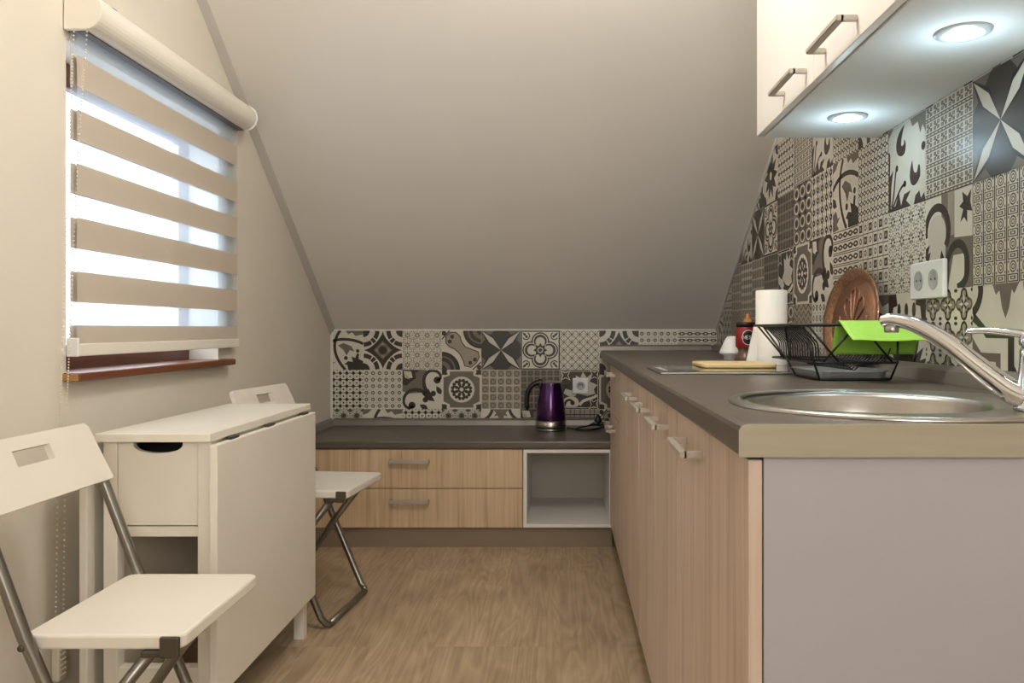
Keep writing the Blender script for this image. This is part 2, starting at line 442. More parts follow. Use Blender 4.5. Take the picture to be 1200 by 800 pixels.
def quatre():
    t = base(K_).rect(C_, .035,.035,.965,.965, 1)
    def q(u):
        u.circ(D_, .5,.73,.225, 2).circ(C_, .5,.73,.19, 3)
        u.circ(D_, .5,.73,.165, 4).circ(C_, .5,.71,.12, 5)
        u.stroke(D_, arcpts(.86,.86,.09,120,330,8), .028, 2).circ(D_, .84,.85,.035, 3).petal(D_, .86,.86,45,.12,.06, 3)
    t.rot4(q)
    t.p(C_, [(.36,.36),(.64,.36),(.64,.64),(.36,.64)], 6)
    for k in range(8): t.petal(D_, .5,.5,45*k,.18,.1, 7)
    t.circ(C_, .5,.5,.075, 8).circ(D_, .5,.5,.05, 9)
    return t
def lattice():
    c = Tile().stroke(D_, [(0,0),(1,1)], .07, 1).stroke(D_, [(0,1),(1,0)], .07, 1)
    for x,y in ((.5,.2),(.5,.8),(.2,.5),(.8,.5)): c.circ(D_, x,y,.06, 1, 8)
    c.diam(G_, .5,.5,.15, 1)
    return repeat(c, 5, 5)
def lace(bg=C_, n=6, a=D_, b=G_):
    c = Tile().ring(b, .5,.5,.27,.09, 1, n=10).circ(a, .5,.5,.09, 1, 8)
    for k in range(4):
        x, y = .5+.45*math.cos(PI/4+k*PI/2), .5+.45*math.sin(PI/4+k*PI/2); c.diam(a, x,y,.12, 1)
        c.circ(a, .5+.4*math.cos(k*PI/2), .5+.4*math.sin(k*PI/2), .07, 1, 6)
    return repeat(c, n, n, bg)
def floral():
    c = Tile()
    for k in range(8): c.petal(G_ if k%2 else D_, .5+.08*math.cos(k*PI/4), .5+.08*math.sin(k*PI/4), 45*k, .26,.11, 1, 4)
    for x in (0,1):
        for y in (0,1):
            for k in range(4): c.circ(D_, x+.13*math.cos(PI/4+k*PI/2), y+.13*math.sin(PI/4+k*PI/2), .055, 1, 6)
    for x,y in ((.5,.06),(.5,.94),(.06,.5),(.94,.5),(.25,.05),(.75,.05),(.05,.25),(.05,.75),(.3,.16),(.7,.16),(.3,.84),(.7,.84),(.16,.3),(.16,.7),(.84,.3),(.84,.7),(.18,.18),(.82,.18),(.18,.82),(.82,.82)): c.circ(G_, x,y,.045, 1, 6)
    return repeat(c, 4, 4)
def diamonds():
    c = Tile().diam(K_, .5,.5,.3, 1, .34).rect(D_, 0,.45,1,.55, 1)
    for x,y in ((0,0),(1,0),(0,1),(1,1)): c.diam(D_, x,y,.16, 1)
    c.circ(G_, .5,.02,.09, 1, 8).circ(G_, .5,.98,.09,1,8)
    return repeat(c, 6, 6)
def circles():
    c = Tile().circ(D_, .5,.5,.29, 1, 10).circ(C_, .5,.5,.16, 2, 8).circ(G_, .5,.5,.07, 3, 6)
    for x,y in ((0,0),(1,0),(0,1),(1,1)):
        c.circ(G_, x,y,.08, 1, 6)
    for x,y in ((.5,0),(0,.5)): c.circ(G_, x,y,.06, 1, 6)
    return repeat(c, 6, 6)
def scroll():
    t = base()
    t.p(G_, [(0,.45),(0,.95),(.3,1),(.62,1),(.55,.8),(.6,.5),(.5,.42),(.2,.4)], 1)
    t.p(D_, [(0,1),(.46,1),(.32,.92),(.34,.78),(.24,.72),(.1,.6),(0,.62)], 2).p(C_, [(.03,.97),(.22,.96),(.26,.8),(.12,.78)], 3).p(C_, [(.03,.97),(.06,.8),(.18,.76)], 3)
    t.stroke(D_, bez((.62,.45),(.45,.68),(.56,1.05),(.84,.97)), .1, 2, .07).stroke(D_, bez((.84,.97),(1,.92),(1,.74),(.88,.74)), .07, 2, cap=.09)
    t.stroke(D_, bez((.58,.4),(.36,.6),(.0,.46),(.03,.18)), .1, 2, .07).stroke(D_, bez((.03,.18),(.06,.0),(.26,.0),(.24,.1)), .07, 2, cap=.09)
    t.p(D_, [(.5,.38),(.66,.52),(.82,.2),(.66,.22)], 2).circ(D_, .78,.4,.07, 2).circ(D_, .58,.24,.07, 2)
    t.petal(D_, .98,.38,120,.24,.13, 2).petal(D_, .64,.0,150,.24,.13, 2)
    return t
def gear(cross=G_):
    t = base()
    t.rect(D_, 0,0,.2,.2, 1).rect(D_, .8,0,1,.2, 1).rect(D_, 0,.8,.2,1, 1).rect(D_, .8,.8,1,1, 1)
    for x,y in ((0,0),(1,0),(0,1),(1,1)):
        t.circ(C_, x+(.19 if x==0 else -.19), y+(.05 if y==0 else -.05), .07, 2, 10).circ(C_, x+(.05 if x==0 else -.05), y+(.19 if y==0 else -.19), .07, 2, 10)
    P = [(.2,.04),(.8,.04),(.8,.12),(.96,.2),(.96,.8),(.8,.86),(.8,.96),(.2,.96),(.2,.86),(.04,.8),(.04,.2),(.2,.12)]
    t.p(C_, [(.5+(x-.5)*1.1, .5+(y-.5)*1.1) for x,y in P], 3)
    t.p(cross, P, 4)
    t.circ(C_, .5,.5,.33, 5, 28)
    for k in range(8):
        a = k*45+22; ca, sa = math.cos(math.radians(a)), math.sin(math.radians(a))
        t.petal(D_, .5+.06*ca, .5+.06*sa, a, .18,.08, 6)
        for d in (-12,12): t.circ(D_, .5+.23*math.cos(math.radians(a+d)), .5+.23*math.sin(math.radians(a+d)), .045, 6, 8)
    t.circ(D_, .5,.5,.09, 7).circ(C_, .5,.5,.05, 8)
    return t
def rosgrid(n=5, bg=T_, fg=G_, ln=C_):
    c = Tile().ring(D_, .5,.5,.3,.1, 1, n=10).circ(fg, .5,.5,.16, 1, 8)
    for k in range(4): c.circ(fg, .5+.3*math.cos(PI/4+k*PI/2), .5+.3*math.sin(PI/4+k*PI/2), .1, 2, 6)
    c.rect(ln, 0,0,1,.06, 2).rect(ln, 0,0,.06,1, 2).circ(ln, .5,.5,.06, 3, 6)
    return repeat(c, n, n, bg)
def leafframe():
    t = base(K_).rect(C_, .03,.03,.97,.97, 1).rect(D_, .045,.045,.955,.955, 2)
    t.p(W_, [(.3,.5),(.42,.62),(.4,.86),(.52,.8),(.58,.95),(.68,.8),(.8,.9),(.76,.7),(.95,.62),(.86,.5),(.9,.4),(.7,.34),(.5,.38)], 3)
    t.p(W_, [(.05,.42),(.2,.34),(.32,.3),(.42,.36),(.36,.46),(.2,.5),(.05,.56)], 3)
    t.p(C_, bez((.06,.06),(.0,.34),(.3,.34),(.4,.3))+bez((.4,.3),(.52,.22),(.5,.06),(.4,.06)), 3)
    t.stroke(D_, bez((.12,.08),(.12,.26),(.3,.28),(.32,.16)), .06, 4, cap=.06)
    t.stroke(C_, bez((.5,.1),(.6,.3),(.8,.22),(.94,.36)), .07, 3)
    for x,y in ((.14,.86),(.86,.13),(.88,.88)):
        t.p(C_, [(x-.13,y-.13),(x,y-.07),(x+.13,y-.13),(x+.07,y),(x+.13,y+.13),(x,y+.07),(x-.13,y+.13),(x-.07,y)], 4)
        t.p(D_, [(x-.1,y-.1),(x,y-.05),(x+.1,y-.1),(x+.05,y),(x+.1,y+.1),(x,y+.05),(x-.1,y+.1),(x-.05,y)], 5)
    return t
def arcs(n=3):
    c = Tile()
    for x,y in ((0,0),(1,0),(.5,.5),(0,1),(1,1)):
        for r,w,col in ((.42,.09,C_),(.27,.06,C_)): c.ring(col, x,y,r,w, 1, n=16)
        c.circ(D_, x,y,.12, 2, 8)
    c2 = Tile()
    for L,col,pts in c.P:
        q = clip(pts, BOX)
        if q: c2.p(col, q, L)
    return repeat(c2, n, n, G_)
def tree(dark=G_):
    t = base()
    def q(u):
        u.p(dark, [(.3,1),(.7,1),(.62,.9),(.68,.82),(.58,.84),(.54,.66),(.5,.58),(.46,.66),(.42,.84),(.32,.82),(.38,.9)], 1)
        u.stroke(D_, bez((.72,1),(.74,.86),(.86,.74),(1,.72)), .075, 1)
    t.rot4(q)
    t.diam(T_, .5,.5,.12, 2)
    return t
def plaid():
    c = Tile().rect(G_, 0,0,1,.2, 1).rect(G_, 0,.0,.14,1, 1).rect(D_, 0,.4,1,.5, 1).rect(D_, .45,0,.52,1, 1)
    return repeat(c, 4, 4, T_)
def angular():
    t = base()
    t.p(G_, [(.36,0),(1,.0),(1,.5),(.64,.52),(.64,1),(.36,1)], 1) 
    t.p(C_, [(.48,.12),(.94,.12),(.94,.38),(.56,.38),(.56,.3),(.48,.3)], 2) if False else None
    t.p(T_, [(.5,.55),(.64,.55),(.64,1),(.5,1)], 2)
    t.rect(C_, .7,.6,1,1, 2)
    t.p(D_, [(.76,.66),(.82,.78),(.74,.82),(.82,.86),(.8,.96),(.9,.9),(.98,.96),(.96,.84),(1,.74),(.9,.76),(.9,.64),(.84,.7)], 3)
    t.ring(D_, .26,.62,.26,.09, 3, -40,190, 18)
    t.p(W_, arcpts(.26,.6,.2,0,180,12)+[(.06,.1),(.3,.1),(.44,.2)], 2)
    t.stroke(D_, bez((.5,.3),(.62,.56),(.92,.46),(.9,.2)), .09, 3).stroke(D_, bez((.9,.2),(.9,.06),(.8,.02),(.7,.0)), .09, 3)
    t.p(C_, [(.5,.0),(.62,.34),(.84,.34),(.84,.0)], 2)
    t.circ(D_, .44,.22,.07, 4).petal(D_, .4,.2,100,.22,.1, 4)
    t.p(D_, [(0,.34),(.08,.32),(.12,.42),(.06,.4),(.1,.5),(0,.46)], 3)
    return t
def angular2():
    t = base()
    t.p(G_, [(.36,1),(.8,1),(.72,.9),(.68,.94),(.64,.78),(.58,.68),(.52,.78),(.48,.94),(.42,.9)], 1)
    t.stroke(D_, bez((.0,.74),(.12,.8),(.18,.92),(.14,1.02)), .09, 2)
    t.p(D_, [(.0,.66),(.12,.6),(.25,.5),(.62,.5),(.62,.2),(.72,.1),(.72,0),(.82,0),(.82,.14),(.72,.26),(.72,.58),(.28,.58),(.16,.66),(.04,.74)], 2)
    t.p(G_, [(.0,.5),(.16,.36),(.5,.36),(.5,.1),(.6,.0),(.5,.0),(.42,.08),(.42,.28),(.14,.28),(.0,.38)], 2)
    t.petal(T_, .92,.1,70,.46,.2, 2).petal(T_, 1.0,.1,110,.46,.2, 2).petal(T_, .98,.5,90,.3,.16, 2)
    t.stroke(D_, bez((.9,1),(.9,.9),(.96,.84),(1.02,.84)), .08, 2)
    return t
def swirl():
    t = base(W_)
    t.p(G_, [(0,.9),(.14,1),(0,1)], 1).p(G_, [(.6,1),(1,1),(1,.76),(.92,.86),(.86,.78),(.8,.92),(.66,.9)], 1)
    t.p(D_, bez((.46,.98),(.14,.9),(.16,.62),(.4,.62))+bez((.46,.64),(.5,.7),(.5,.78),(.44,.8))+bez((.44,.76),(.36,.7),(.3,.76),(.46,.98)), 2)
    t.p(D_, bez((.66,.52),(.5,.3),(.66,.14),(.82,.26))+bez((.86,.3),(.88,.42),(.82,.48),(.8,.4))+bez((.78,.36),(.7,.34),(.68,.4),(.66,.52)), 2)
    t.circ(D_, .94,.62,.05, 2)
    t.p(D_, [(0,0),(.62,.0),(.5,.08),(.62,.18),(.44,.16),(.36,.04),(.3,.2),(.2,.06),(.06,.04),(.08,.3),(.14,.5),(.04,.44),(.05,.7),(0,.76)], 2)
    t.stroke(D_, bez((.08,.06),(.2,.2),(.16,.44),(.24,.5)), .035, 2, cap=.04).stroke(D_, bez((.1,.04),(.24,.12),(.3,.26),(.46,.28)), .035, 2, cap=.04)
    t.p(D_, [(.7,0),(.74,.1),(.84,.14),(.88,.05),(.96,.1),(1,0)], 2)
    return t
def quatstack():
    c = Tile()
    c.ring(G_, .5,.5,.3,.1, 1, n=14)
    for x,y in ((.5,.8),(.5,.2),(.2,.5),(.8,.5)): c.circ(D_ if x==.5 else G_, x,y,.2, 1, 12).circ(T_, x,y,.12, 2, 8)
    c.circ(T_, .5,.5,.26, 2, 14)
    for k in range(4): c.petal(D_, .5,.5,90*k+45,.22,.09, 3, 4).petal(C_, .5,.5,90*k,.3,.1, 3, 4)
    for x in (.04,.96):
        for y in (.08,.92): c.diam(D_, x,y,.07, 1)
    return repeat(c, 3, 3)
def hexmesh():
    c = Tile().stroke(D_, [(0,.25),(.5,0),(1,.25)], .15, 1).stroke(D_, [(0,.75),(0,.25)], .15, 1).stroke(D_, [(1,.75),(1,.25)], .15, 1).stroke(D_, [(0,.75),(.5,1),(1,.75)], .15, 1)
    c.diam(D_, .5,.5,.12, 1)
    return repeat(c, 9, 8)
def checkdots():
    t = base()
    for i in range(6):
        for j in range(6):
            x, y = (i+.5)/6, (j+.5)/6
            if (i+j)%2: t.rect(D_, x-.05,y-.05,x+.05,y+.05, 1).circ(T_, x,y,.03, 2, 6)
            else:
                t.circ(G_, x,y,.045, 1, 8).circ(C_, x,y,.022, 2, 6)
            t.rect(G_, x-.083,y-.09,x+.083,y-.076, 1).rect(G_, x-.09,y-.083,x-.076,y+.083, 1)
    return t
def bands():
    c = Tile().rect(D_, 0,.02,1,.1, 1).rect(D_, 0,.2,1,.28, 1)
    for i in range(4): c.rect(G_, i/4+.06,.11,i/4+.16,.19, 1)
    for i in range(2):
        x = i/2+.25
        c.rect(G_, x-.2,.36,x-.02,.6, 1).rect(G_, x+.04,.36,x+.2,.6, 1).rect(G_, x-.2,.68,x-.02,.94, 1).rect(G_, x+.04,.68,x+.2,.94, 1)
        c.circ(D_, x,.64,.07, 2, 8).rect(T_, x-.15,.44,x-.08,.52, 2).rect(T_, x+.09,.76,x+.16,.86, 2)
    return repeat(c, 3, 6)
def ringsq():
    c = Tile().ring(D_, .5,.72,.24,.07, 1, n=12).ring(D_, .5,.72,.11,.06, 1, n=8)
    c.rect(D_, .1,.04,.9,.4, 1).rect(C_, .17,.09,.83,.35, 2).rect(D_, .3,.14,.7,.3, 3).rect(C_, .4,.18,.6,.26, 4)
    c.rect(D_, 0,0,.05,1, 1).rect(D_, .95,0,1,1, 1)
    for x in (.15,.85): c.circ(G_, x,.5,.07, 1, 6).circ(G_, x,.94,.07, 1, 6)
    return repeat(c, 5, 5)
def stripes():
    c = Tile().rect(D_, 0,.05,1,.12, 1).rect(D_, 0,.88,1,.95, 1)
    for i in range(5):
        x = (i+.5)/5; c.circ(D_, x,.5,.085, 1, 8, .26).circ(C_, x,.5,.04, 2, 6, .1).circ(G_, x-.1,.5,.03, 1, 6, .1)
    return repeat(c, 1, 6)
def dotcols():
    c = Tile()
    c.circ(K_, .5,.5,.3, 1, 8, .34).rect(D_, .42,0,.58,1, 1)
    for x in (.03,.97): c.rect(G_, x-.05,.1,x+.05,.9, 1)
    c.circ(C_, .5,.5,.1, 2, 6)
    return repeat(c, 5, 6)
def greyrings():
    c = Tile().ring(C_, .5,.5,.36,.1, 1, n=12).circ(D_, .5,.5,.2, 1, 8).diam(C_, 0,0,.2, 1).diam(C_, 1,1,.2,1).diam(C_, 0,1,.2,1).diam(C_, 1,0,.2,1)
    return repeat(c, 3, 4, G_)
def radial():
    t = base()
    for k in range(12):
        a = 90-75+k*150/11
        t.petal(D_, .5+.16*math.cos(math.radians(a)), -.02+.16*math.sin(math.radians(a)), a, .44,.12, 1)
    t.circ(G_, .5,-.04,.14, 2)
    t.p(D_, [(0,1),(.22,1),(.26,.86),(.14,.84),(.1,.66),(0,.6)], 1).p(D_, [(1,1),(.78,1),(.74,.86),(.86,.84),(.9,.66),(1,.6)], 1)
    for x in (.3,.5,.7): t.circ(D_, x,.8,.05, 1, 10, .09)
    return t
def flower():
    t = base()
    for k in range(10): t.petal(D_, .5+.05*math.cos(k*PI/5), .5+.05*math.sin(k*PI/5), 36*k, .4,.15, 1)
    t.circ(C_, .5,.5,.08, 2).rot4(lambda u: u.p(D_, [(1,1),(.8,1),(.86,.86),(1,.8)], 1))
    return t
def wiggle():
    c = Tile()
    for k in range(3): c.stroke(D_, [(0,.16+k*.33),(.25,.3+k*.33),(.5,.16+k*.33),(.75,.02+k*.33),(1,.16+k*.33)], .08, 1)
    return repeat(c, 4, 3, T_)

def clip(pts, planes):
    """keep the part of a polygon inside every half plane a*x+b*y<=c"""
    for a,b,c in planes:
        out = []; n = len(pts)
        for i in range(n):
            p, q = pts[i], pts[(i+1)%n]
            dp, dq = a*p[0]+b*p[1]-c, a*q[0]+b*q[1]-c
            if dp <= 1e-9: out.append(p)
            if (dp < -1e-9 and dq > 1e-9) or (dp > 1e-9 and dq < -1e-9):
                t = dp/(dp-dq); out.append((p[0]+t*(q[0]-p[0]), p[1]+t*(q[1]-p[1])))
        pts = out
        if len(pts) < 3: return None
    q = [pts[0]]
    for p in pts[1:]:
        if abs(p[0]-q[-1][0])+abs(p[1]-q[-1][1]) > 1e-6: q.append(p)
    if len(q)>2 and abs(q[0][0]-q[-1][0])+abs(q[0][1]-q[-1][1]) < 1e-6: q.pop()
    return q if len(q) > 2 else None
BOX = [(1,0,1),(-1,0,0),(0,1,1),(0,-1,0)]

def lay_tiles(mb, grid, world, region):
    """grid: {(a0,b0,size_a,size_b): tile}; world(a,b,d)->xyz with d the height above the wall; region: half planes in a,b"""
    for (a0,b0,sa,sb), t in grid:
        for L, c, pts in t.P:
            q = clip(pts, BOX)
            if not q: continue
            if L == 0:          # thin joint between tiles
                q = [(.004+.992*x, .004+.992*y) for x,y in q]
            q = clip([(a0+x*sa, b0+y*sb) for x,y in q], region)
            if not q: continue
            mb.mi = c
            try: mb.poly([world(a,b,.0012+.00012*L) for a,b in q])
            except ValueError: pass

# ------------------------------------------------------------------ camera
cam_d = bpy.data.cameras.new('camera'); cam = bpy.data.objects.new('camera', cam_d); COL.objects.link(cam)
cam.location = (0,0,.98); cam.rotation_euler = (PI/2,0,0)
cam_d.sensor_width = 36; cam_d.lens = 28.5; cam_d.shift_x = -56/1200; cam_d.shift_y = -15/1200; cam_d.clip_start = .02
scene.camera = cam

# ------------------------------------------------------------------ room shell
XL, XR, YB, YF, ZC = -1.195, .818, 4.222, -1.6, 2.45
ZS = .976
SL, SR = .715, .615                      # rise of the roof slope along the left and the right wall
YSL, YSR = YB-(ZC-ZS)/SL, YB-(ZC-ZS)/SR
m = MB(); m.poly([(XL-.3,YF,0),(XR,YF,0),(XR,YB,0),(XL-.3,YB,0)]); struct(m.build('floor', M['floor']))
m = MB(); m.poly([(XL,YB,0),(XR,YB,0),(XR,YB,ZS),(XL,YB,ZS)]); struct(m.build('wall_back', M['wall']))
m = MB(); m.poly([(XR,YF,0),(XR,YB,0),(XR,YB,ZS),(XR,YSR,ZC),(XR,YF,ZC)]); struct(m.build('wall_right', M['wall']))
m = MB(); m.poly([(XL,YF,0),(XR,YF,0),(XR,YF,ZC),(XL,YF,ZC)]); struct(m.build('wall_front', M['wall']))
m = MB()
m.poly([(XL,YF,ZC),(XR,YF,ZC),(XR,YSR,ZC),(XL,YSL,ZC)])
def slope_pt(u, v):
    a = Vector((XL,YB,ZS)).lerp(Vector((XR,YB,ZS)), u); b = Vector((XL,YSL,ZC)).lerp(Vector((XR,YSR,ZC)), u)
    return a.lerp(b, v)
m.grid(slope_pt, 12, 12)
struct(m.build('ceiling', M['slope']))
# left wall with its window opening
WY0, WY1, WZ0, WZ1, WD = 1.962, 2.835, .872, 1.68, .10
m = MB()
x = XL
m.poly([(x,YF,0),(x,WY0,0),(x,WY0,ZC),(x,YF,ZC)])
m.poly([(x,WY0,0),(x,WY1,0),(x,WY1,WZ0),(x,WY0,WZ0)])
zt = lambda y: ZS+(YB-y)*SL
m.poly([(x,WY0,WZ1),(x,WY1,WZ1),(x,WY1,zt(WY1)),(x,YSL,ZC),(x,WY0,ZC)])
m.poly([(x,WY1,0),(x,YB,0),(x,YB,ZS),(x,WY1,zt(WY1))])
for a,b in (((WY0,WZ0),(WY1,WZ0)),((WY1,WZ0),(WY1,WZ1)),((WY1,WZ1),(WY0,WZ1)),((WY0,WZ1),(WY0,WZ0))):
    m.poly([(x,a[0],a[1]),(x,b[0],b[1]),(x-WD-.06,b[0],b[1]),(x-WD-.06,a[0],a[1])])
struct(m.build('wall_left', M['wall']))
# strip between left wall and slope, its grey standing in for crease shadow
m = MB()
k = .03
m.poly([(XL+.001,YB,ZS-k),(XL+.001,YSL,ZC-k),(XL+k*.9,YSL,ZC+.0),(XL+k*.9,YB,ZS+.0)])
struct(m.build('crease_shade_strip', M['creaseshade']))

# window: brown frame, sash, pane, handle
w = thing('window_1', 'brown timber window behind the striped roller blind', 'window', (XL-WD,WY0,WZ0)); struct(w)
fx0, fx1 = XL-WD-.028, XL-WD
def frame(mb, y0,y1,z0,z1,wd,x0,x1,bev=.004):
    mb.box(x0,x1,y0,y1,z0,z0+wd,bev); mb.box(x0,x1,y0,y1,z1-wd,z1,bev)
    mb.box(x0,x1,y0,y0+wd,z0+wd,z1-wd,bev); mb.box(x0,x1,y1-wd,y1,z0+wd,z1-wd,bev)
m = MB(); frame(m, WY0-.05,WY1+.05,WZ0,WZ1,.04,fx0,fx1-.001); m.build('window_frame', M['brownw'], w)
m = MB(); frame(m, WY0-.02,WY1+.02,WZ0+.03,WZ1-.03,.035,fx0-.005,fx1-.004); m.build('sash', M['brownw'], w)
m = MB(); m.poly([(fx0+.012,WY0-.0,WZ0+.058),(fx0+.012,WY1+.0,WZ0+.058),(fx0+.012,WY1+.0,WZ1-.058),(fx0+.012,WY0-.0,WZ1-.058)]); m.build('pane', M['glass'], w)
m = MB(); m.box(fx1+.012,fx1+.03,WY0+.055,WY0+.085,1.165,1.30,.004); m.build('window_handle', M['black'], w)
m = MB(); m.box(XL-WD+.001,XL+.042,WY0-.012,WY1+.055,.852,.8735,.006,3); m.build('sill', M['sillw'], w)
m = MB(); m.box(XL+.0,XL+.038,WY0-.015,WY0-.0125,.8545,.871,.0005); m.build('sill_end', M['sillend'], w)
# outside: pale slatted fence
fn = thing('slatted_fence', 'pale slatted fence faintly visible outside the window', 'fence', (-3.2,3.4,0))
m = MB()
for i in range(40): y = 1.6+i*.13; m.box(-3.22,-3.2,y,y+.085,0,1.06)
m.build('slat_panel', M['fence'], fn)
m = MB(); m.box(-3.26,-3.22,1.6,6.8,.93,.98); m.box(-3.26,-3.22,1.6,6.8,.25,.3); m.build('rail', M['fence'], fn)

# ------------------------------------------------------------------ zebra roller blind
rb = thing('roller_blind', 'beige and sheer striped day-night roller blind over the window', 'blind', (XL,2.45,1.70))
CY0, CY1, CZ0, CZ1 = 1.948, 2.957, 1.703, 1.792
prof = [(XL+.001,CZ0),(XL+.05,CZ0)]+[(XL+.048+.043*math.cos(a), (CZ0+CZ1)/2+.0445*math.sin(a)) for a in [math.radians(-70+d) for d in range(0,165,12)]]+[(XL+.001,CZ1)]
m = MB(); m.prism(prof, lambda a,b:(a,CY0+.014,b), lambda a,b:(a,CY1-.006,b)); m.build('cassette', M['casset'], rb)
prof2 = [(XL+.001+(a-XL)*1.03, CZ0-.003+(b-CZ0)*1.06) for a,b in prof]
m = MB(); m.prism(prof2, lambda a,b:(a,CY0,b), lambda a,b:(a,CY0+.014,b), .002); m.build('end_cap', M['casset'], rb)
m = MB(); m.prism(prof2, lambda a,b:(a,CY1-.006,b), lambda a,b:(a,CY1,b), .001); m.build('end_cap', M['whitepl'], rb)
m = MB(); m.box(XL+.004,XL+.046,CY0+.016,CY1-.012,CZ0-.004,CZ0+.001); m.build('fabric_slot', M['slot'], rb)
for y in (2.06, 2.86):
    m = MB(); m.box(XL+.03,XL+.06,y,y+.02,CZ1-.004,CZ1+.004,.002); m.box(XL+.04,XL+.05,y+.02,y+.045,CZ1-.004,CZ1+.003,.001)
    m.build('bracket_clip', M['slot'], rb)
ZT, PER, BAND = 1.644, .1312, .0745
M['fabric'] = fabric_mat('zebra_fabric', ZT, PER, BAND, (206,194,178), .34)
M['fabric2'] = fabric_mat('zebra_fabric_rear', ZT, PER, BAND, (196,184,170), .28)
for nm, xx, y0, mt in (('front_fabric', XL+.023, 1.968, 'fabric'), ('rear_fabric', XL+.012, 1.958, 'fabric2')):
    m = MB(); m.grid(lambda u,v: (xx, y0+(2.944-y0)*u, .935+(CZ0-.935)*v), 4, 8, smooth=False); m.build(nm, M[mt], rb)
m = MB(); m.box(XL+.006,XL+.03,1.962,2.948,.913,.9435,.003); m.build('bottom_rail', M['casset'], rb)
m = MB(); m.box(XL+.004,XL+.034,1.955,1.962,.912,.958,.003); m.build('rail_end_cap', M['whitepl'], rb)
def beads(P):
    P = spline(P, 40); mb = MB(); acc = 0; last = P[0]; mb.ball(last, .0023)
    for a in P[1:]:
        acc += (a-last).length; last = a
        if acc >= .0062: mb.ball(a, .0023); acc = 0
    return mb
beads([(XL+.062,1.944,1.70),(XL+.045,1.936,1.4),(XL+.03,1.93,1.0),(XL+.022,1.926,.7),(XL+.016,1.925,.24)]).build('bead_chain', M['bead'], rb)
beads([(XL+.03,1.944,1.70),(XL+.026,1.93,1.4),(XL+.02,1.92,1.0),(XL+.014,1.912,.7),(XL+.01,1.905,.24)]).build('bead_chain', M['bead'], rb)
m = MB(); m.box(XL+.001,XL+.022,1.9,1.93,.15,.245,.006)
for i in range(6):
    for j in range(3): m.ball((XL+.022,1.907+j*.008,.165+i*.012), .003)
m.build('chain_holder', M['bead'], rb)

# ------------------------------------------------------------------ tiled splashbacks
TL = dict(vine=vine(), star=starmed(), lace=lace(), bone=bone(), petal=petalx(), quatre=quatre(), lattice=lattice(), diam=diamonds(), circ=circles(),
          scroll=scroll(), gear=gear(), ros=rosgrid(), ros2=rosgrid(6, G_, D_, T_), leaf=leafframe(), arcs=arcs(), tree=tree(), plaid=plaid(), ang=angular(), ang2=angular2(),
          swirl=swirl(), quat=quatstack(), hex=hexmesh(), check=checkdots(), bands=bands(), rsq=ringsq(), strp=stripes(), dotc=dotcols(), grr=greyrings(),
          radial=radial(), flower=flower(), wig=wiggle(), floral=floral(), petal2=petalx(T_), gear2=gear(T_))
P_ = .2049
rows = {.766: ['vine','star','floral','bone','petal','quatre','lattice','star','circ','strp','star'],
        .561: ['diam','circ','scroll','gear','ros','ros2','leaf','gear','lace','ros','vine'],
        .356: ['arcs','vine','diam','arcs','tree','scroll','plaid','bone','ros','lace','diam']}
gl = []
for z0, names in rows.items():
    for i, nm in enumerate(names): gl.append(((-1.2285+P_*i, z0, P_, P_), TL[nm]))
m = MB(); lay_tiles(m, gl, lambda a,b,d: (a, YB-d, b), [(-1,0,1.182),(1,0,XR-.002),(0,1,.970),(0,-1,-.5)])
struct(m.build('trim_2', TMAT))
# right wall, columns counted from the viewer's side towards the back
cols = [  # each: rows from the bottom upwards
    ['ang2','rsq','petal','ang'],
    ['quat','ang','bands','star'],
    ['radial','floral','swirl','lace'],
    ['vine','check','hex','star'],
    ['lace','strp','vine','hex'],
    ['circ','scroll','dotc','swirl'],
    ['wig','gear','grr','bands'],
    ['grr','leaf','ros2','diam'],
    ['lace','ros2','quatre','flower'],
    ['ros','ros','petal','vine'],
    ['bands','dotc','swirl','gear'],
    ['wig','ros','leaf','quat'],
    ['arcs','diam','star','vine'],
    ['vine','wig','ros','star']]
gl = []
PY, PZ = .2045, .2025
for i, col in enumerate(cols):
    for j, nm in enumerate(col):
        gl.append(((-(1.604+PY*i), .861+PZ*j, PY, PZ), TL[nm]))
# a = -Y so that each pattern reads left to right from inside the room
reg = [(-1,0,YB-.002),(1,0,-1.0),(0,-1,-.868),(0,1,2.0),(-SR,1,ZS+SR*YB-.012)]
m = MB(); lay_tiles(m, gl, lambda a,b,d: (XR-d, -a, b), reg)
struct(m.build('trim_3', TMAT))
# white edge beads of the tiling
m = MB(); m.box(-1.185,XR,YB-.006,YB,.970,.975); m.box(-1.187,-1.182,YB-.006,YB,.5,.975); struct(m.build('trim_4', M['whitelam']))
m = MB(); dy = Vector((0,-1,SR)).normalized()
a = Vector((XR-.004,YB,ZS-.006)); b = a+dy*2.4; m.tube([a,b], .004, 6); struct(m.build('trim_5', M['whitelam']))

# ------------------------------------------------------------------ low counter run along the back wall
lw = thing('low_worktop', 'dark taupe low worktop along the back wall carrying the purple kettle', 'worktop', (-.48,3.9,.443))
prof = [(3.612+.006,.443),(3.612,.449),(3.612,.472),(3.614,.4765),(3.62,.478),(YB-.002,.478),(YB-.002,.443)]
m = MB(); m.prism(prof, lambda a,b:(XL+.002,a,b), lambda a,b:(.236,a,b)); m.build('worktop_slab', M['worktop'], lw)
m = MB(); m.prism([(YB-.002,.479),(YB-.026,.479),(YB-.02,.505),(YB-.006,.515),(YB-.002,.515)], lambda a,b:(XL+.02,a,b), lambda a,b:(.236,a,b)); m.build('upstand', M['upstand'], lw)
m = MB(); m.prism([(XL+.002,.479),(XL+.026,.479),(XL+.02,.505),(XL+.006,.515),(XL+.002,.515)], lambda a,b:(a,3.62,b), lambda a,b:(a,YB-.002,b)); m.build('upstand', M['upstand'], lw)

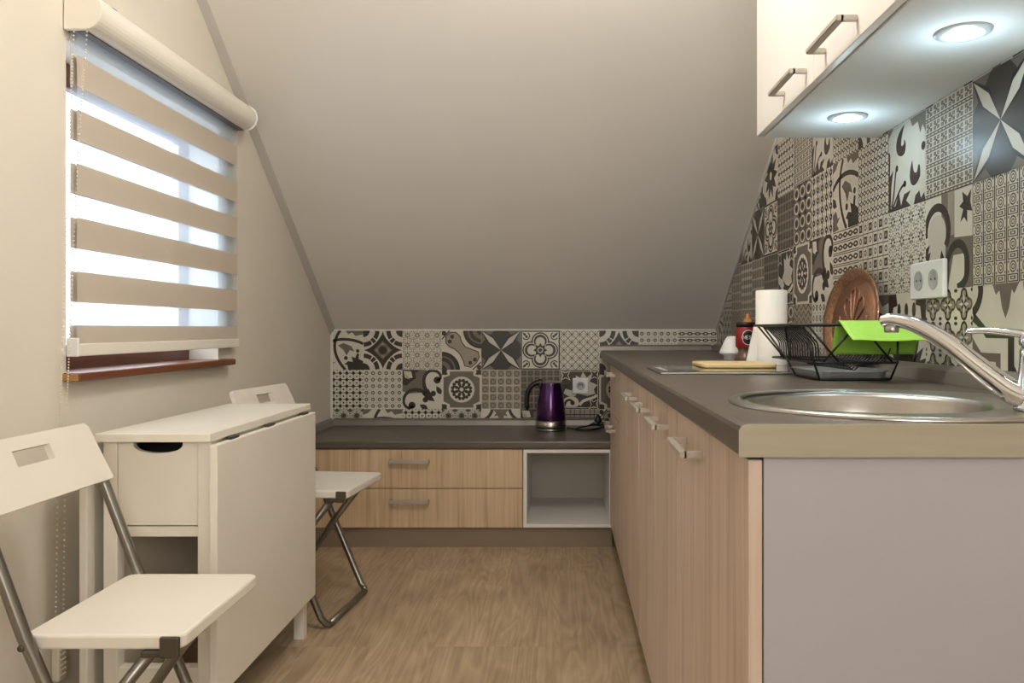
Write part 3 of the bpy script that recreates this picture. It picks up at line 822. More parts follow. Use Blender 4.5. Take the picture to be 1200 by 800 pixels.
def bar_handle(mb, p, q, out, w=.011, t=.008):
    """flat bracket handle: bar from p to q standing off by vector out"""
    p, q, out = Vector(p), Vector(q), Vector(out); d = (q-p).normalized(); n = d.cross(out.normalized())
    def blk(a, b, u, hu, v, hv):
        ps = [a+u*(-hu)+v*(-hv), a+u*hu+v*(-hv), a+u*hu+v*hv, a+u*(-hu)+v*hv]; qs = [x+(b-a) for x in ps]
        t_ = bmesh.new(); A=[t_.verts.new(x) for x in ps]; B=[t_.verts.new(x) for x in qs]
        t_.faces.new(A[::-1]); t_.faces.new(B)
        for i in range(4): t_.faces.new([A[i],A[(i+1)%4],B[(i+1)%4],B[i]])
        bmesh.ops.recalc_face_normals(t_, faces=t_.faces)
        bmesh.ops.bevel(t_, geom=list(t_.edges), offset=.0015, segments=2, affect='EDGES')
        mb._merge(t_)
    o = out.normalized()
    blk(p+out, q+out, o, t/2, n, w/2)
    blk(p+d*.005, p+d*.005+out, d, .005, n, w/2)
    blk(q-d*.005, q-d*.005+out, d, .005, n, w/2)
    return mb

dn = thing('drawer_cabinet', 'pale ash low cabinet with two wide drawers under the low worktop', 'cabinet', (-.67,3.9,.0))
dx0, dx1 = XL+.004, -.166
m = MB()
m.box(dx0,dx0+.018,3.642,4.2,.09,.4425); m.box(dx1-.018,dx1,3.642,4.2,.09,.4425); m.box(dx0+.018,dx1-.018,3.642,4.2,.09,.106); m.box(dx0+.018,dx1-.018,4.19,4.2,.106,.4425)
m.build('carcass', M['carcass'], dn)
for z0, z1 in ((.268,.4405),(.0915,.2645)):
    m = MB(); m.box(dx0+.022,dx1-.001,3.622,3.6415,z0,z1,.0012,1); d = m.build('drawer', M['ash'], dn)
    m = MB(); hx = (656-480)/263; zc = (z0+z1)/2+.035
    bar_handle(m, (-hx-.088,3.622,zc), (-hx+.088,3.622,zc), (0,-.03,0), .016, .008); m.build('handle', M['handle'], d)
ob = thing('open_shelf_unit', 'white open box unit beside the two drawers, empty', 'shelf unit', (.03,3.9,0))
m = MB(); ox0, ox1 = -.163, .238; y0, y1 = 3.622, 4.2
for bx_ in ((ox0,ox0+.016,y0,y1,.0915,.4405),(ox1-.016,ox1,y0,y1,.0915,.4405),(ox0+.016,ox1-.016,y0,y1,.0915,.1075),(ox0+.016,ox1-.016,y0,y1,.4245,.4405)): m.box(*bx_, .0008, 1)
m.build('shelf_box', M['whitelam'], ob)
m = MB(); m.box(ox0+.016,ox1-.016,4.186,4.2,.1075,.4245); m.build('back_panel', M['carcass'], ob)
m = MB(); m.box(XL+.002,.236,3.64,3.656,.0,.0905); struct(m.build('trim_6', M['plinth']))

# ------------------------------------------------------------------ right counter run
CX0, CYE, CZT = .2117, .958, .867
rw = thing('kitchen_worktop', 'dark taupe kitchen worktop with the round sink along the tiled right wall', 'worktop', (.51,2.5,.829))
SCX, SCY, SR_ = .50, 1.215, .2425
hr = SR_-.012
m = MB()
XW = XR-.002
left = [(CX0+.008,CYE),(SCX,CYE)]+[(SCX+hr*math.cos(math.radians(a)), SCY+hr*math.sin(math.radians(a))) for a in range(270,89,-6)]+[(SCX,1.5),(CX0+.008,1.5)]
right = [(XW,CYE),(XW,1.5),(SCX,1.5)]+[(SCX+hr*math.cos(math.radians(a)), SCY+hr*math.sin(math.radians(a))) for a in range(90,-91,-6)]+[(SCX,CYE)]
for pp in (left, right): m.prism(pp, lambda a,b:(a,b,.829), lambda a,b:(a,b,CZT))
m.box(CX0+.008,XW,1.5,YB-.002,.829,CZT)
nose = [(CX0+.008,.829),(CX0+.003,.829),(CX0,.834),(CX0,.859),(CX0+.002,.8645),(CX0+.008,CZT)]
m.prism(nose, lambda a,b:(a,CYE,b), lambda a,b:(a,YB-.002,b))
m.build('worktop_slab', M['worktop'], rw)
m = MB(); m.prism([(CX0-.0005,.8285),(XW,.8285),(XW,.8675),(CX0+.009,.8675),(CX0+.003,.865),(CX0-.0005,.860)], lambda a,b:(a,CYE-.003,b), lambda a,b:(a,CYE-.0002,b))
m.build('edge_strip', M['edgestrip'], rw)
up = lambda s: [(XW,CZT+.0005),(XW-s*.028,CZT+.0005),(XW-.022,CZT+.026),(XW-.008,CZT+.036),(XW,CZT+.036)]
m = MB(); m.prism(up(1), lambda a,b:(a,CYE+.002,b), lambda a,b:(a,YB-.03,b)); m.build('upstand', M['upstand'], rw)
m = MB(); m.prism([(YB-.002,CZT+.0005),(YB-.03,CZT+.0005),(YB-.024,CZT+.022),(YB-.008,CZT+.03),(YB-.002,CZT+.03)], lambda a,b:(CX0+.002,a,b), lambda a,b:(XW-.03,a,b)); m.build('upstand', M['upstand'], rw)

DX = .2245
def base_unit(name, label, ya, yb, doors, handles, side_mat=None, drawers=False, near_panel=False):
    t = thing(name, label, 'cabinet', (.52,(ya+yb)/2,0))
    m = MB(); x0, x1 = DX+.0185, .806
    ys = ya if not near_panel else ya+.004
    m.box(x0,x1,ys+.017,yb-.0005-.016,.1,.116); m.box(x0,x1,yb-.0165,yb-.0005,.1,.828); m.box(x1-.01,x1,ys+.017,yb-.017,.116,.828)
    if not near_panel: m.box(x0,x1,ys,ys+.016,.1,.828)
    m.build('carcass', M['carcass'], t)
    if near_panel:
        m = MB(); m.box(x0,x1,ys,ys+.0165,.1,.828,.0008,1); m.build('side_panel', M['greypanel'], t)
    for (a,b,z0,z1,h) in doors:
        m = MB(); m.box(DX,DX+.0165,a+.0022,b-.0022,z0,z1,.0012,1); d = m.build('drawer' if drawers else 'door', M['ashpink'], t)
        if h:
            m = MB(); bar_handle(m, (DX,h[0],h[2]), (DX,h[1],h[2]), (-.03,0,0), .011, .012); m.build('handle', M['handle'], d)
    return t
zd0, zd1 = .11, .824
base_unit('sink_cabinet', 'base cabinet with pale ash door and lilac-grey end panel under the sink, nearest the viewer', .962, 1.547, [(.962,1.547,zd0,zd1,(1.272,1.44,.782))], 1, near_panel=True)
base_unit('base_cabinet', 'pale ash base cabinet right behind the sink cabinet, single tall door', 1.548, 1.929, [(1.548,1.929,zd0,zd1,(1.665,1.833,.777))], 1)
base_unit('base_cabinet', 'pale ash base cabinet under the hob, third from the viewer along the right run', 1.930, 2.31, [(1.930,2.31,zd0,zd1,(2.01,2.178,.777))], 1)
base_unit('base_cabinet', 'pale ash base cabinet beyond the hob, fourth from the viewer along the right run', 2.311, 3.09, [(2.311,2.70,zd0,zd1,(2.345,2.513,.777)),(2.70,3.09,zd0,zd1,None)], 1)
base_unit('base_cabinet', 'pale ash base cabinet with two stacked fronts at the far corner', 3.091, 3.608, [(3.091,3.608,.624,zd1,(3.28,3.44,.79)),(3.091,3.608,zd0,.620,(3.28,3.44,.565))], 1, drawers=True)
m = MB(); m.box(.29,.306,.97,3.62,0,.099); struct(m.build('trim_7', M['plinth']))

# sink
sk = thing('round_sink', 'round stainless steel sink set into the near end of the kitchen worktop', 'sink', (SCX,SCY,CZT))
bx, by, br = -.03, .032, .172
pr = [(SR_,.0006),(SR_,.003),(SR_-.006,.0058),(SR_-.014,.0062),(SR_-.022,.003)]
offs = [(0,0)]*5
pr += [(br+.018,.0025),(br+.006,.0005),(br,-.006),(br-.008,-.05),(br-.02,-.12),(br-.045,-.146),(.045,-.152),(.0401,-.158)]
offs += [(bx,by)]*8
m = MB(); m.lathe(pr, (SCX,SCY,CZT), 64, off=lambda i: offs[i]); m.build('basin', M['steel'], sk)
m = MB(); m.lathe([(.042,-.1515),(.038,-.149),(.034,-.153),(.012,-.155),(0,-.154)], (SCX+bx,SCY+by,CZT), 24); m.build('drain', M['chrome'], sk)
m = MB()
for i in range(5):
    a = math.radians(-38+i*5.5); r = br-.004
    m.box(-.003,.003,-.0035,.0035,-.011,.011,.001,1,mat=Matrix.Translation((SCX+bx+r*math.cos(a),SCY+by+r*math.sin(a),CZT-.03))@Matrix.Rotation(a,4,'Z'))
m.build('overflow_slot', M['dark'], sk)

# tap
FX, FY = .637, 1.085
tp = thing('mixer_tap', 'chrome single-lever mixer tap with swept spout at the sink', 'tap', (FX,FY,CZT+.003))
m = MB(); m.lathe([(0,.0),(.026,.0),(.027,.004),(.0235,.009),(.0215,.02),(.0205,.05),(.019,.072),(.0195,.08),(.0165,.086),(0,.0865)], (FX,FY,CZT+.0036), 32); m.build('tap_body', M['chrome'], tp)
tip = Vector((.492,1.208,.992))
S = [Vector((FX-.008,FY+.008,.886)), Vector((.612,1.106,.897)), Vector((.584,1.13,.926)), Vector((.553,1.157,.96)), Vector((.522,1.183,.984)), Vector((.497,1.204,.993)), Vector((.484,1.215,.991))]
P = spline(S, 6); n = len(P)
rr = [((.022+(.0135-.022)*min(1,i/(n*.8))), (.0185+(.0095-.0185)*min(1,i/(n*.85)))) for i in range(n)]
m = MB(); m.tube(P, rr, 16); m.build('spout', M['chrome'], tp)
m = MB(); m.lathe([(0,0),(.0095,0),(.0105,.002),(.0105,.012),(0,.012)], (.494,1.207,.974), 20); m.build('aerator', M['steel'], tp)
m = MB(); m.lathe([(0,0),(.0195,.0),(.0205,.006),(.019,.014),(.012,.019),(0,.02)], (FX,FY,CZT+.0905), 28)
L_ = spline([(FX,FY,CZT+.103),(FX-.018,FY+.017,CZT+.107),(FX-.045,FY+.042,CZT+.1105),(FX-.062,FY+.058,CZT+.1095)], 5)
nL = len(L_); m.tube(L_, [(.011-.005*i/nL,.006-.002*i/nL) for i in range(nL)], 12); m.build('lever', M['chrome'], tp)

# hob
hb = thing('ceramic_hob', 'black two-zone ceramic hob with steel trim set into the kitchen worktop', 'hob', (.51,2.16,CZT))
m = MB(); m.box(.248,.77,1.99,2.315,CZT+.0005,CZT+.006,.002); m.build('steel_trim', M['steel'], hb)
m = MB(); m.box(.252,.766,1.998,2.311,CZT+.0055,CZT+.0072,.0005,1); m.build('glass_top', M['hob'], hb)
for i in range(4):
    m = MB(); m.box(.262,.275,2.06+i*.05,2.075+i*.05,CZT+.0073,CZT+.0076); m.build('printed_marking', M['mark'], hb)
for cx_ in (.4,.62):
    m = MB()
    A_ = arcpts(cx_,2.155,.085,0,360,40); B_ = arcpts(cx_,2.155,.0835,0,360,40)
    for i in range(40): m.poly([(A_[i][0],A_[i][1],CZT+.0075),(A_[i+1][0],A_[i+1][1],CZT+.0075),(B_[i+1][0],B_[i+1][1],CZT+.0075),(B_[i][0],B_[i][1],CZT+.0075)])
    m.build('zone_ring', M['mark'], hb)

# chopping board
def rrect(x0,x1,y0,y1,r,n=6):
    return arcpts(x1-r,y1-r,r,0,90,n)+arcpts(x0+r,y1-r,r,90,180,n)+arcpts(x0+r,y0+r,r,180,270,n)+arcpts(x1-r,y0+r,r,270,360,n)
m = MB(); m.prism(rrect(.385,.586,2.17,2.38,.022), lambda a,b:(a,b,CZT+.0076), lambda a,b:(a,b,CZT+.0186), .003)
tag(m.build('chopping_board', M['board'], loc=(.48,2.27,CZT+.0076)), 'pale wooden chopping board lying on the hob', 'chopping board')

# paper towel roll
pt = thing('paper_towel_roll', 'white paper towel roll standing upright behind the black dish rack', 'paper towel', (.637,2.44,CZT))
m = MB(); R_, H_ = .0465, .228
m.lathe([(.02,.003),(R_,.003),(R_+.0003,.006),(R_+.0003,H_-.003),(R_-.002,H_),(.02,H_),(.02,.003)], (.637,2.44,CZT), 40); m.build('roll', M['paper'], pt)
m = MB(); m.lathe([(.0195,.001),(.0195,H_+.001),(.0175,H_+.001),(.0175,.001),(.0195,.001)], (.637,2.44,CZT), 24); m.build('core_tube', M['board'], pt)
def flap(u, v):   # loose sheet hanging off the roll, wider at its foot
    z = CZT+.004+v*.115; wd = .026*(1-v)**1.0+.003
    return Vector((.637-R_*.98-wd*u, 2.44-.012+.03*u, z))
m = MB(); m.grid(flap, 6, 8, .0008); m.build('loose_sheet', M['paper'], pt)

# coffee jar
jx, jy = .642, 2.80
jr = thing('coffee_jar', 'red instant coffee jar with dark lid beside the paper towel roll', 'jar', (jx,jy,CZT))
m = MB(); m.lathe([(0,0),(.036,0),(.038,.004),(.034,.018),(.026,.03),(.0255,.04),(.033,.05)], (jx,jy,CZT+.0005), 32); m.build('coffee_base', M['coffee'], jr)
m = MB(); m.lathe([(.033,.05),(.0345,.054),(.0345,.112),(.032,.118)], (jx,jy,CZT+.0005), 32); m.build('red_label', M['redjar'], jr)
m = MB(); m.lathe([(0,.118),(.033,.118),(.033,.132),(.031,.135),(0,.135)], (jx,jy,CZT+.0005), 32); m.build('lid', M['blackpl'], jr)
aim = math.atan2(-jy, -jx)+.28
def on_jar(a, z, d): q = aim+a/.0347; return (jx+(.0347+d)*math.cos(q), jy+(.0347+d)*math.sin(q), CZT+.083+z)
def disc(mb, rx, rz, d, n=28):
    for k in range(8):
        xs = [-rx+2*rx*k/8, -rx+2*rx*(k+1)/8]; h = [rz*math.sqrt(max(0,1-(x/rx)**2)) for x in xs]
        q = [on_jar(xs[0],-h[0],d), on_jar(xs[1],-h[1],d), on_jar(xs[1],h[1],d), on_jar(xs[0],h[0],d)]
        mb.mi = 0
        q2 = []
        for p in q:
            if not q2 or (Vector(p)-Vector(q2[-1])).length > 1e-6: q2.append(p)
        if (Vector(q2[0])-Vector(q2[-1])).length < 1e-6: q2.pop()
        if len(q2) > 2: mb.poly(q2)
m = MB(); disc(m, .0235,.0255,.0003); m.build('label_ring', M['plate'], jr)
m = MB(); disc(m, .0215,.0235,.0006); m.build('label_disc', M['blackpl'], jr)
GLY = {'N':[[(0,0),(0,1),(.7,0),(.7,1)]], 'E':[[(.65,0),(0,0),(0,1),(.65,1)],[(0,.5),(.55,.5)]], 'S':[[(0,.1),(.5,0),(.65,.25),(.1,.7),(.2,1),(.65,.92)]], 'C':[[(.65,.1),(.2,0),(0,.5),(.2,1),(.65,.9)]]}
m = MB(); t_ = Tile(); xx = -.018
for ch in 'NESC':
    for st in GLY[ch]: t_.stroke(0, [(xx+a*.0105, -.005+b*.0105) for a,b in st], .0022, 0)
    xx += .0098
for L,c,pts in t_.P: m.poly([on_jar(a,b,.0009) for a,b in pts])
m.build('lettering', M['plate'], jr)
# amber-capped bottle behind the jar, white conical container
b1 = thing('small_bottle', 'small bottle with amber cap behind the red coffee jar', 'bottle', (.70,3.02,CZT))
m = MB(); m.lathe([(0,0),(.022,0),(.024,.003),(.024,.1),(.012,.122),(.011,.128)], (.70,3.02,CZT+.0005), 28); m.build('bottle_body', M['whitepl'], b1)
m = MB(); m.lathe([(0,.127),(.015,.127),(.0165,.131),(.0165,.142),(.013,.15),(.006,.153),(.0085,.16),(.006,.168),(0,.169)], (.70,3.02,CZT+.0005), 28); m.build('cap', M['orange'], b1)
c1 = thing('white_dispenser', 'small white conical container on the worktop left of the red jar', 'container', (.622,2.93,CZT))
m = MB(); m.lathe([(0,0),(.03,0),(.03,.018),(.046,.024),(.044,.03),(.024,.075),(.016,.085),(0,.086)], (.622,2.93,CZT+.0005), 32); m.build('cone_body', M['whitepl'], c1)

# copper tray leaning on the wall
ctr = thing('copper_tray', 'oval hammered copper tray leaning on the tiled wall', 'tray', (.72,2.165,CZT))
bot, top = Vector((.772,2.19,CZT+.002)), Vector((.803,2.19,1.142))
upv = (top-bot).normalized(); av = Vector((0,-1,0)); nv = upv.cross(av).normalized()
if nv.x > 0: nv = -nv
cen = (bot+top)/2; hb_ = (top-bot).length/2; ha_ = .205
MT = Matrix(((av.x,upv.x,nv.x,cen.x),(av.y,upv.y,nv.y,cen.y),(av.z,upv.z,nv.z,cen.z),(0,0,0,1)))
m = MB(); m.lathe([(.80,-.004),(.84,.001),(.9,.007),(.97,.010),(1,.009),(1,.006),(.9,.003),(.84,-.003),(.8,-.008)], (0,0,0), 72, ha_, hb_, MT); m.build('tray_rim', M['copperrim'], ctr)
m = MB(); m.lathe([(0,-.0045),(.3,-.0045),(.8,-.004),(.8,-.008),(0,-.0085)], (0,0,0), 72, ha_, hb_, MT); m.build('tray_center', M['copper'], ctr)
m = MB()
for s in (-1,1):
    for pts in ([(0,-.02),(.03*s,.0),(.07*s,.03),(.06*s,.06),(.035*s,.05)], [(0,-.02),(.02*s,.03),(.03*s,.07),(.012*s,.085)], [(0,-.03),(.05*s,-.05),(.09*s,-.03),(.1*s,.01)]):
        m.tube(spline([(a,b,-.0035) for a,b in pts],5), .0035, 6, mat=MT)
m.tube([(0,-.06,-.0035),(0,.09,-.0035)], .004, 6, mat=MT)
m.build('embossed_motif', M['copper'], ctr)

# dish rack, drip tray, green mat
RX0, RX1, RY0, RY1, RZ = .500, .745, 1.735, 2.11, .988
MX0, MX1, MY0, MY1, MZ = .548, .728, 1.735, 2.10, .907
BX0, BX1, BY0, BY1, BZ = .562, .716, 1.755, 1.935, CZT+.004
dt = thing('drip_tray', 'grey metal drip tray under the black wire dish rack', 'tray', (.64,1.93,CZT))
def tray_(mb, x0,x1,y0,y1,z0,h,fl):
    t = bmesh.new(); A=[]
    for (d,z) in ((0,z0),(fl,z0+h),(fl+.006,z0+h),(fl+.006,z0+h-.0015),(fl-.001,z0+h-.002)):
        A.append([t.verts.new((x,y,z)) for x,y in rrect(x0-d,x1+d,y0-d,y1+d,.02+d,5)])
    n=len(A[0])
    for P_0,P_1 in zip(A,A[1:]):
        for i in range(n): t.faces.new([P_0[i],P_0[(i+1)%n],P_1[(i+1)%n],P_1[i]])
    t.faces.new(A[0]); bmesh.ops.recalc_face_normals(t, faces=t.faces); return mb._merge(t)
m = MB(); tray_(m, .566,.712,1.762,1.965,CZT+.0012,.02,.006); m.build('tray_pan', M['tray'], dt)
rk = thing('dish_rack', 'black wire dish rack with curved plate bars beside the sink', 'dish rack', (.64,1.93,CZT))
r_ = .0024
loop3 = lambda x0,x1,y0,y1,z,r=.025: [(a,b,z) for a,b in rrect(x0,x1,y0,y1,r,4)]
m = MB(); m.tube(loop3(RX0,RX1,RY0,RY1,RZ), .003, 8, True); m.build('top_rim', M['black'], rk)
m = MB(); m.tube(loop3(MX0,MX1,MY0+.005,MY1,MZ,.015), r_, 8, True); m.build('middle_rim', M['black'], rk)
m = MB(); m.tube(loop3(BX0,BX1,BY0,BY1,CZT+.0035,.006), r_, 8, True); m.build('foot_frame', M['black'], rk)
for (bx_,by_,mx_,my_,tx_,ty_) in ((BX0,BY0,MX0,MY0+.012,RX0+.022,RY0+.004),(BX0,BY1,MX0,1.955,RX0,2.0),(BX1,BY0,MX1,MY0+.012,RX1-.02,RY0+.004),(BX1,BY1,MX1,1.955,RX1,2.0)):
    m = MB(); m.tube([(bx_,by_,CZT+.0035),(mx_,my_,MZ),(tx_,ty_,RZ)], r_, 8); m.build('leg', M['black'], rk)
for a,b in (((RX0+.03,RY0,RZ),(.60,RY0+.006,MZ)),((.565,RY0+.006,MZ),(.635,RY0,RZ)),((.645,RY0,RZ),(.715,RY0+.006,MZ)),((RX0,1.80,RZ),(MX0,1.93,MZ)),((RX0,2.05,RZ),(MX0,1.97,MZ))):
    m = MB(); m.tube([a,b], r_, 8); m.build('brace', M['black'], rk)
for i in range(17):
    y = 1.775+i*.0195
    m = MB(); m.tube(spline([(RX0+.002,y,RZ),(RX0+.03,y,RZ-.006),(MX0+.012,y,RZ-.035),(MX0+.018,y,MZ+.03),(MX0+.02,y,MZ+.006),(MX0+.035,y,MZ-.001),(.625,y,MZ-.006),(.643,y,MZ-.018),(.66,y,MZ-.006),(MX1-.02,y,MZ-.001),(MX1-.004,y,MZ+.03)],4), .0017, 6); m.build('plate_wire', M['black'], rk)
# green folded mat: upright sheet inside the near end, flap bent over the near rim
m = MB()
GX0, GX1 = .599, .818
sec = [(1.79,.924),(1.775,.96),(1.76,.99),(1.752,.9965),(1.742,.9975),(1.73,.9935),(1.69,.972),(1.655,.9565)]
S2 = spline([(0,a,b) for a,b in sec],5)
def mat_pt(u, v):
    f = v*(len(S2)-1); i = min(int(f), len(S2)-2); p = S2[i].lerp(S2[i+1], f-i)
    x = GX0+(GX1-GX0-.035)*u + (.0 if p.y > 1.745 else (1.745-p.y)*.22*u*0) 
    return Vector((x, p.y, p.z+.0015*math.sin(u*9+1)*max(0,(1.75-p.y)*8)))
m.grid(mat_pt, 20, 24, .0016)
tag(m.build('cutting_mat', M['green'], loc=(.68,1.72,.92)), 'bright lime green flexible cutting mat folded over the dish rack', 'cutting mat')

# sockets
def socket(name, label, origin, u, v, nrm, w, h, gangs):
    t = thing(name, label, 'socket', origin); o, u, v, nrm = map(Vector, (origin,u,v,nrm))
    mt = Matrix(((u.x,v.x,nrm.x,o.x),(u.y,v.y,nrm.y,o.y),(u.z,v.z,nrm.z,o.z),(0,0,0,1)))
    m = MB(); m.box(-w/2,w/2,-h/2,h/2,0,.011,.004,3,mat=mt)
    m.build('cover_plate', M['plate'], t)
    for g in range(gangs):
        cx_ = (g-(gangs-1)/2)*.071
        m = MB(); m.lathe([(.0225,.0112),(.0215,.0125),(.0195,.0118),(.0185,.0114),(0,.0114)], (cx_,0,0), 28, mat=mt); so = m.build('socket_well', M['sock'], t)
        m = MB()
        for s in (-1,1): m.lathe([(.0028,.0116),(0,.0117)], (cx_+s*.0095,0,0), 10, mat=mt)
        m.box(cx_-.012,cx_+.012,.006,.010,.0113,.0118,mat=mt) if gangs==1 else None
        m.build('pin_hole', M['dark'], so)
    return t
socket('double_socket', 'white double power socket on the right tiled wall above the sink', (XR-.0025,1.782,1.087), (0,-1,0),(0,0,1),(-1,0,0), .16,.083, 2)
socket('wall_socket', 'white single power socket on the back tiles behind the kettle', (.108,YB-.0025,.683), (1,0,0),(0,0,1),(0,-1,0), .082,.082, 1)

# kettle
kx, ky, kz = -.045, 4.03, .478
kt = thing('kettle', 'purple metallic electric kettle with black handle on the low worktop', 'kettle', (kx,ky,kz))
m = MB(); m.lathe([(0,.0),(.074,.0),(.076,.002),(.076,.006),(.074,.0095),(0,.0095)], (kx,ky,kz+.0008), 40); m.build('power_base', M['steel'], kt)
m = MB(); m.lathe([(0,.010),(.073,.010),(.073,.0165),(0,.0165)], (kx,ky,kz), 40); m.build('base_ring', M['blackpl'], kt)
m = MB(); m.lathe([(0,.017),(.0745,.017),(.075,.02),(.0745,.048),(.073,.0485)], (kx,ky,kz), 40); m.build('steel_band', M['steel'], kt)
m = MB(); m.lathe([(.0735,.0487),(.0742,.052),(.073,.08),(.0695,.12),(.064,.16),(.057,.2),(.052,.225),(.0495,.2335)], (kx,ky,kz), 48); m.build('kettle_body', M['purple'], kt)
m = MB(); m.lathe([(.0505,.2337),(.0475,.2365),(.042,.240),(.02,.2435),(0,.244)], (kx,ky,kz), 40); m.build('lid', M['steel'], kt)
hp = spline([(kx-.042,ky,kz+.238),(kx-.06,ky,kz+.236),(kx-.088,ky,kz+.224),(kx-.11,ky,kz+.196),(kx-.119,ky,kz+.16),(kx-.119,ky,kz+.125),(kx-.115,ky,kz+.1)],6)
nh = len(hp); m = MB(); m.tube(hp, [(.013,.0135-.002*i/nh) if i < nh-6 else (.013*(nh-i)/7+.003, .0115*(nh-i)/7+.003) for i in range(nh)], 14)
m.box(kx-.062,kx-.036,ky-.014,ky+.014,kz+.205,kz+.24,.006); m.build('handle', M['blackpl'], kt)
m = MB(); m.prism([(kx+.04,kz+.234),(kx+.075,kz+.228),(kx+.079,kz+.218),(kx+.066,kz+.19),(kx+.056,kz+.165)], lambda a,b:(a,ky-.02,b), lambda a,b:(a,ky+.02,b), .004); m.build('spout', M['blackpl'], kt)
# kettle cord lying on the low worktop
cd = thing('power_cord', 'black coiled power cord on the low worktop right of the kettle', 'cord', (.13,4.02,kz))
q = kz+.0042
m = MB(); m.tube(spline([(kx+.082,4.06,q),(.09,4.02,q),(.15,4.0,q),(.205,4.04,q+.004),(.19,4.12,q+.008),(.13,4.1,q+.004),(.075,4.03,q),(.1,3.98,q),(.18,3.99,q+.006),(.222,4.06,q+.012),(.19,4.13,q+.016),(.15,4.08,q+.014)],8), .0036, 8); m.build('cable', M['blackpl'], cd)
m = MB(); m.lathe([(0,0),(.014,0),(.018,.006),(.018,.02),(.012,.036),(.006,.046),(0,.046)], (.193,4.08,q+.018), 20); m.box(.165,.222,4.065,4.095,q+.012,q+.03,.006); m.build('plug', M['blackpl'], cd)

# ------------------------------------------------------------------ wall cabinet with spotlights
UX0, UZ = .505, 1.472
uc = thing('wall_cabinet', 'white wall cabinet with two doors and bar handles above the sink', 'cabinet', (.66,1.6,UZ))
m = MB(); ux1 = XR-.005; uy0, uy1 = 1.145, 2.078
m.box(UX0+.0185,ux1,uy0,uy1,UZ-.003,UZ+.016,.0008,1); m.box(UX0+.0185,ux1,uy1-.016,uy1,UZ+.016,2.1); m.box(UX0+.0185,ux1,uy0,uy0+.016,UZ+.016,2.1); m.box(ux1-.01,ux1,uy0+.016,uy1-.016,UZ+.016,2.1); m.box(UX0+.0185,ux1,uy0,uy1,2.1,2.116)
m.build('carcass', M['whitemat'], uc)
for a,b,h0,h1 in ((1.613,2.077,1.655,1.825),(1.146,1.610,1.372,1.545)):
    m = MB(); m.box(UX0,UX0+.0165,a,b,UZ,2.114,.0012,1); d = m.build('door', M['whitelam'], uc)
    m = MB(); bar_handle(m, (UX0,h0,1.507), (UX0,h1,1.507), (-.03,0,0), .010, .014); m.build('handle', M['handle'], d)
def spotlight(y, label):
    t = thing('recessed_spotlight', label, 'spotlight', (.664,y,UZ), 'spotlights under the wall cabinet')
    m = MB(); m.lathe([(.045,-.0034),(.044,-.006),(.036,-.0095),(.031,-.008),(.030,-.004)], (.664,y,UZ), 36); m.build('bezel', M['satin'], t)
    m = MB(); m.lathe([(.0305,-.0075),(.02,-.0088),(0,-.0092)], (.664,y,UZ), 32); m.build('lens', M['lens'], t)
spotlight(1.335, 'lit recessed spotlight nearer the viewer under the wall cabinet')
spotlight(1.87, 'lit recessed spotlight at the far end under the wall cabinet')

# ------------------------------------------------------------------ drop-leaf table
dtb = thing('drop_leaf_table', 'white drop-leaf table with folded leaves against the left wall', 'table', (-.93,2.23,0))
TX0, TX1, TY0, TY1, TZ = -1.064, -.80, 1.855, 2.602, .74
m = MB(); m.box(TX0,TX1,TY0,TY1,TZ-.02,TZ,.002); m.build('tabletop', M['table'], dtb)
m = MB(); m.box(-.802,-.784,TY0,TY1,.128,.713,.002); m.build('drop_leaf', M['table'], dtb)
m = MB(); m.box(-1.10,-1.082,TY0,TY1,.128,.713,.002); m.build('drop_leaf', M['table'], dtb)
for y in (1.95,2.2,2.5):
    m = MB(); m.box(-.803,-.79,y,y+.05,TZ-.0275,TZ-.0205,.001); m.build('hinge', M['bracket'], dtb)
    m = MB(); m.box(-1.093,-1.066,y,y+.05,TZ-.0275,TZ-.0205,.001); m.build('hinge', M['bracket'], dtb)
BX0_, BX1_, BY0_, BY1_ = -1.056, -.806, 1.875, 2.585
for x0 in (BX0_, BX1_-.032):
    for y0 in (BY0_, BY1_-.034):
        m = MB(); m.box(x0,x0+.032,y0,y0+.034,.0005,TZ-.0205,.002); m.build('leg', M['table'], dtb)
m = MB()
m.box(BX0_+.004,BX0_+.018,BY0_+.034,BY1_-.034,.11,TZ-.0205); m.box(BX1_-.018,BX1_-.004,BY0_+.034,BY1_-.034,.11,TZ-.0205)
m.box(BX0_+.032,BX1_-.032,BY1_-.02,BY1_-.006,.11,TZ-.0205)
m.box(BX0_+.018,BX1_-.018,BY0_+.034,BY1_-.034,.505,.519)
m.box(BX0_+.032,BX1_-.032,BY0_+.004,BY0_+.034,.11,.194,.001,1); m.box(BX0_+.032,BX1_-.032,BY0_+.004,BY0_+.034,.498,.522,.001,1)
m.build('table_body', M['table'], dtb)
dx0, dx1, dz0, dz1 = BX0_+.033, BX1_-.033, .525, TZ-.0215
cx_ = (dx0+dx1)/2
cut = [(cx_+.058,dz1)]+[(cx_+.058*math.cos(math.radians(a)), dz1-.004-.023*math.sin(math.radians(a))**.8) for a in range(8,173,12)]+[(cx_-.058,dz1)]
m = MB(); m.prism([(dx1,dz1)]+cut+[(dx0,dz1),(dx0,dz0),(dx1,dz0)], lambda a,b:(a,BY0_+.003,b), lambda a,b:(a,BY0_+.018,b)); dr = m.build('drawer', M['table'], dtb)
m = MB(); m.box(dx0+.004,dx1-.004,BY0_+.0185,BY1_-.06,dz0+.004,dz0+.01); m.box(dx0+.004,dx1-.004,BY0_+.09,BY0_+.1,dz0+.011,dz1-.004); m.build('drawer_box', M['dark'], dr)

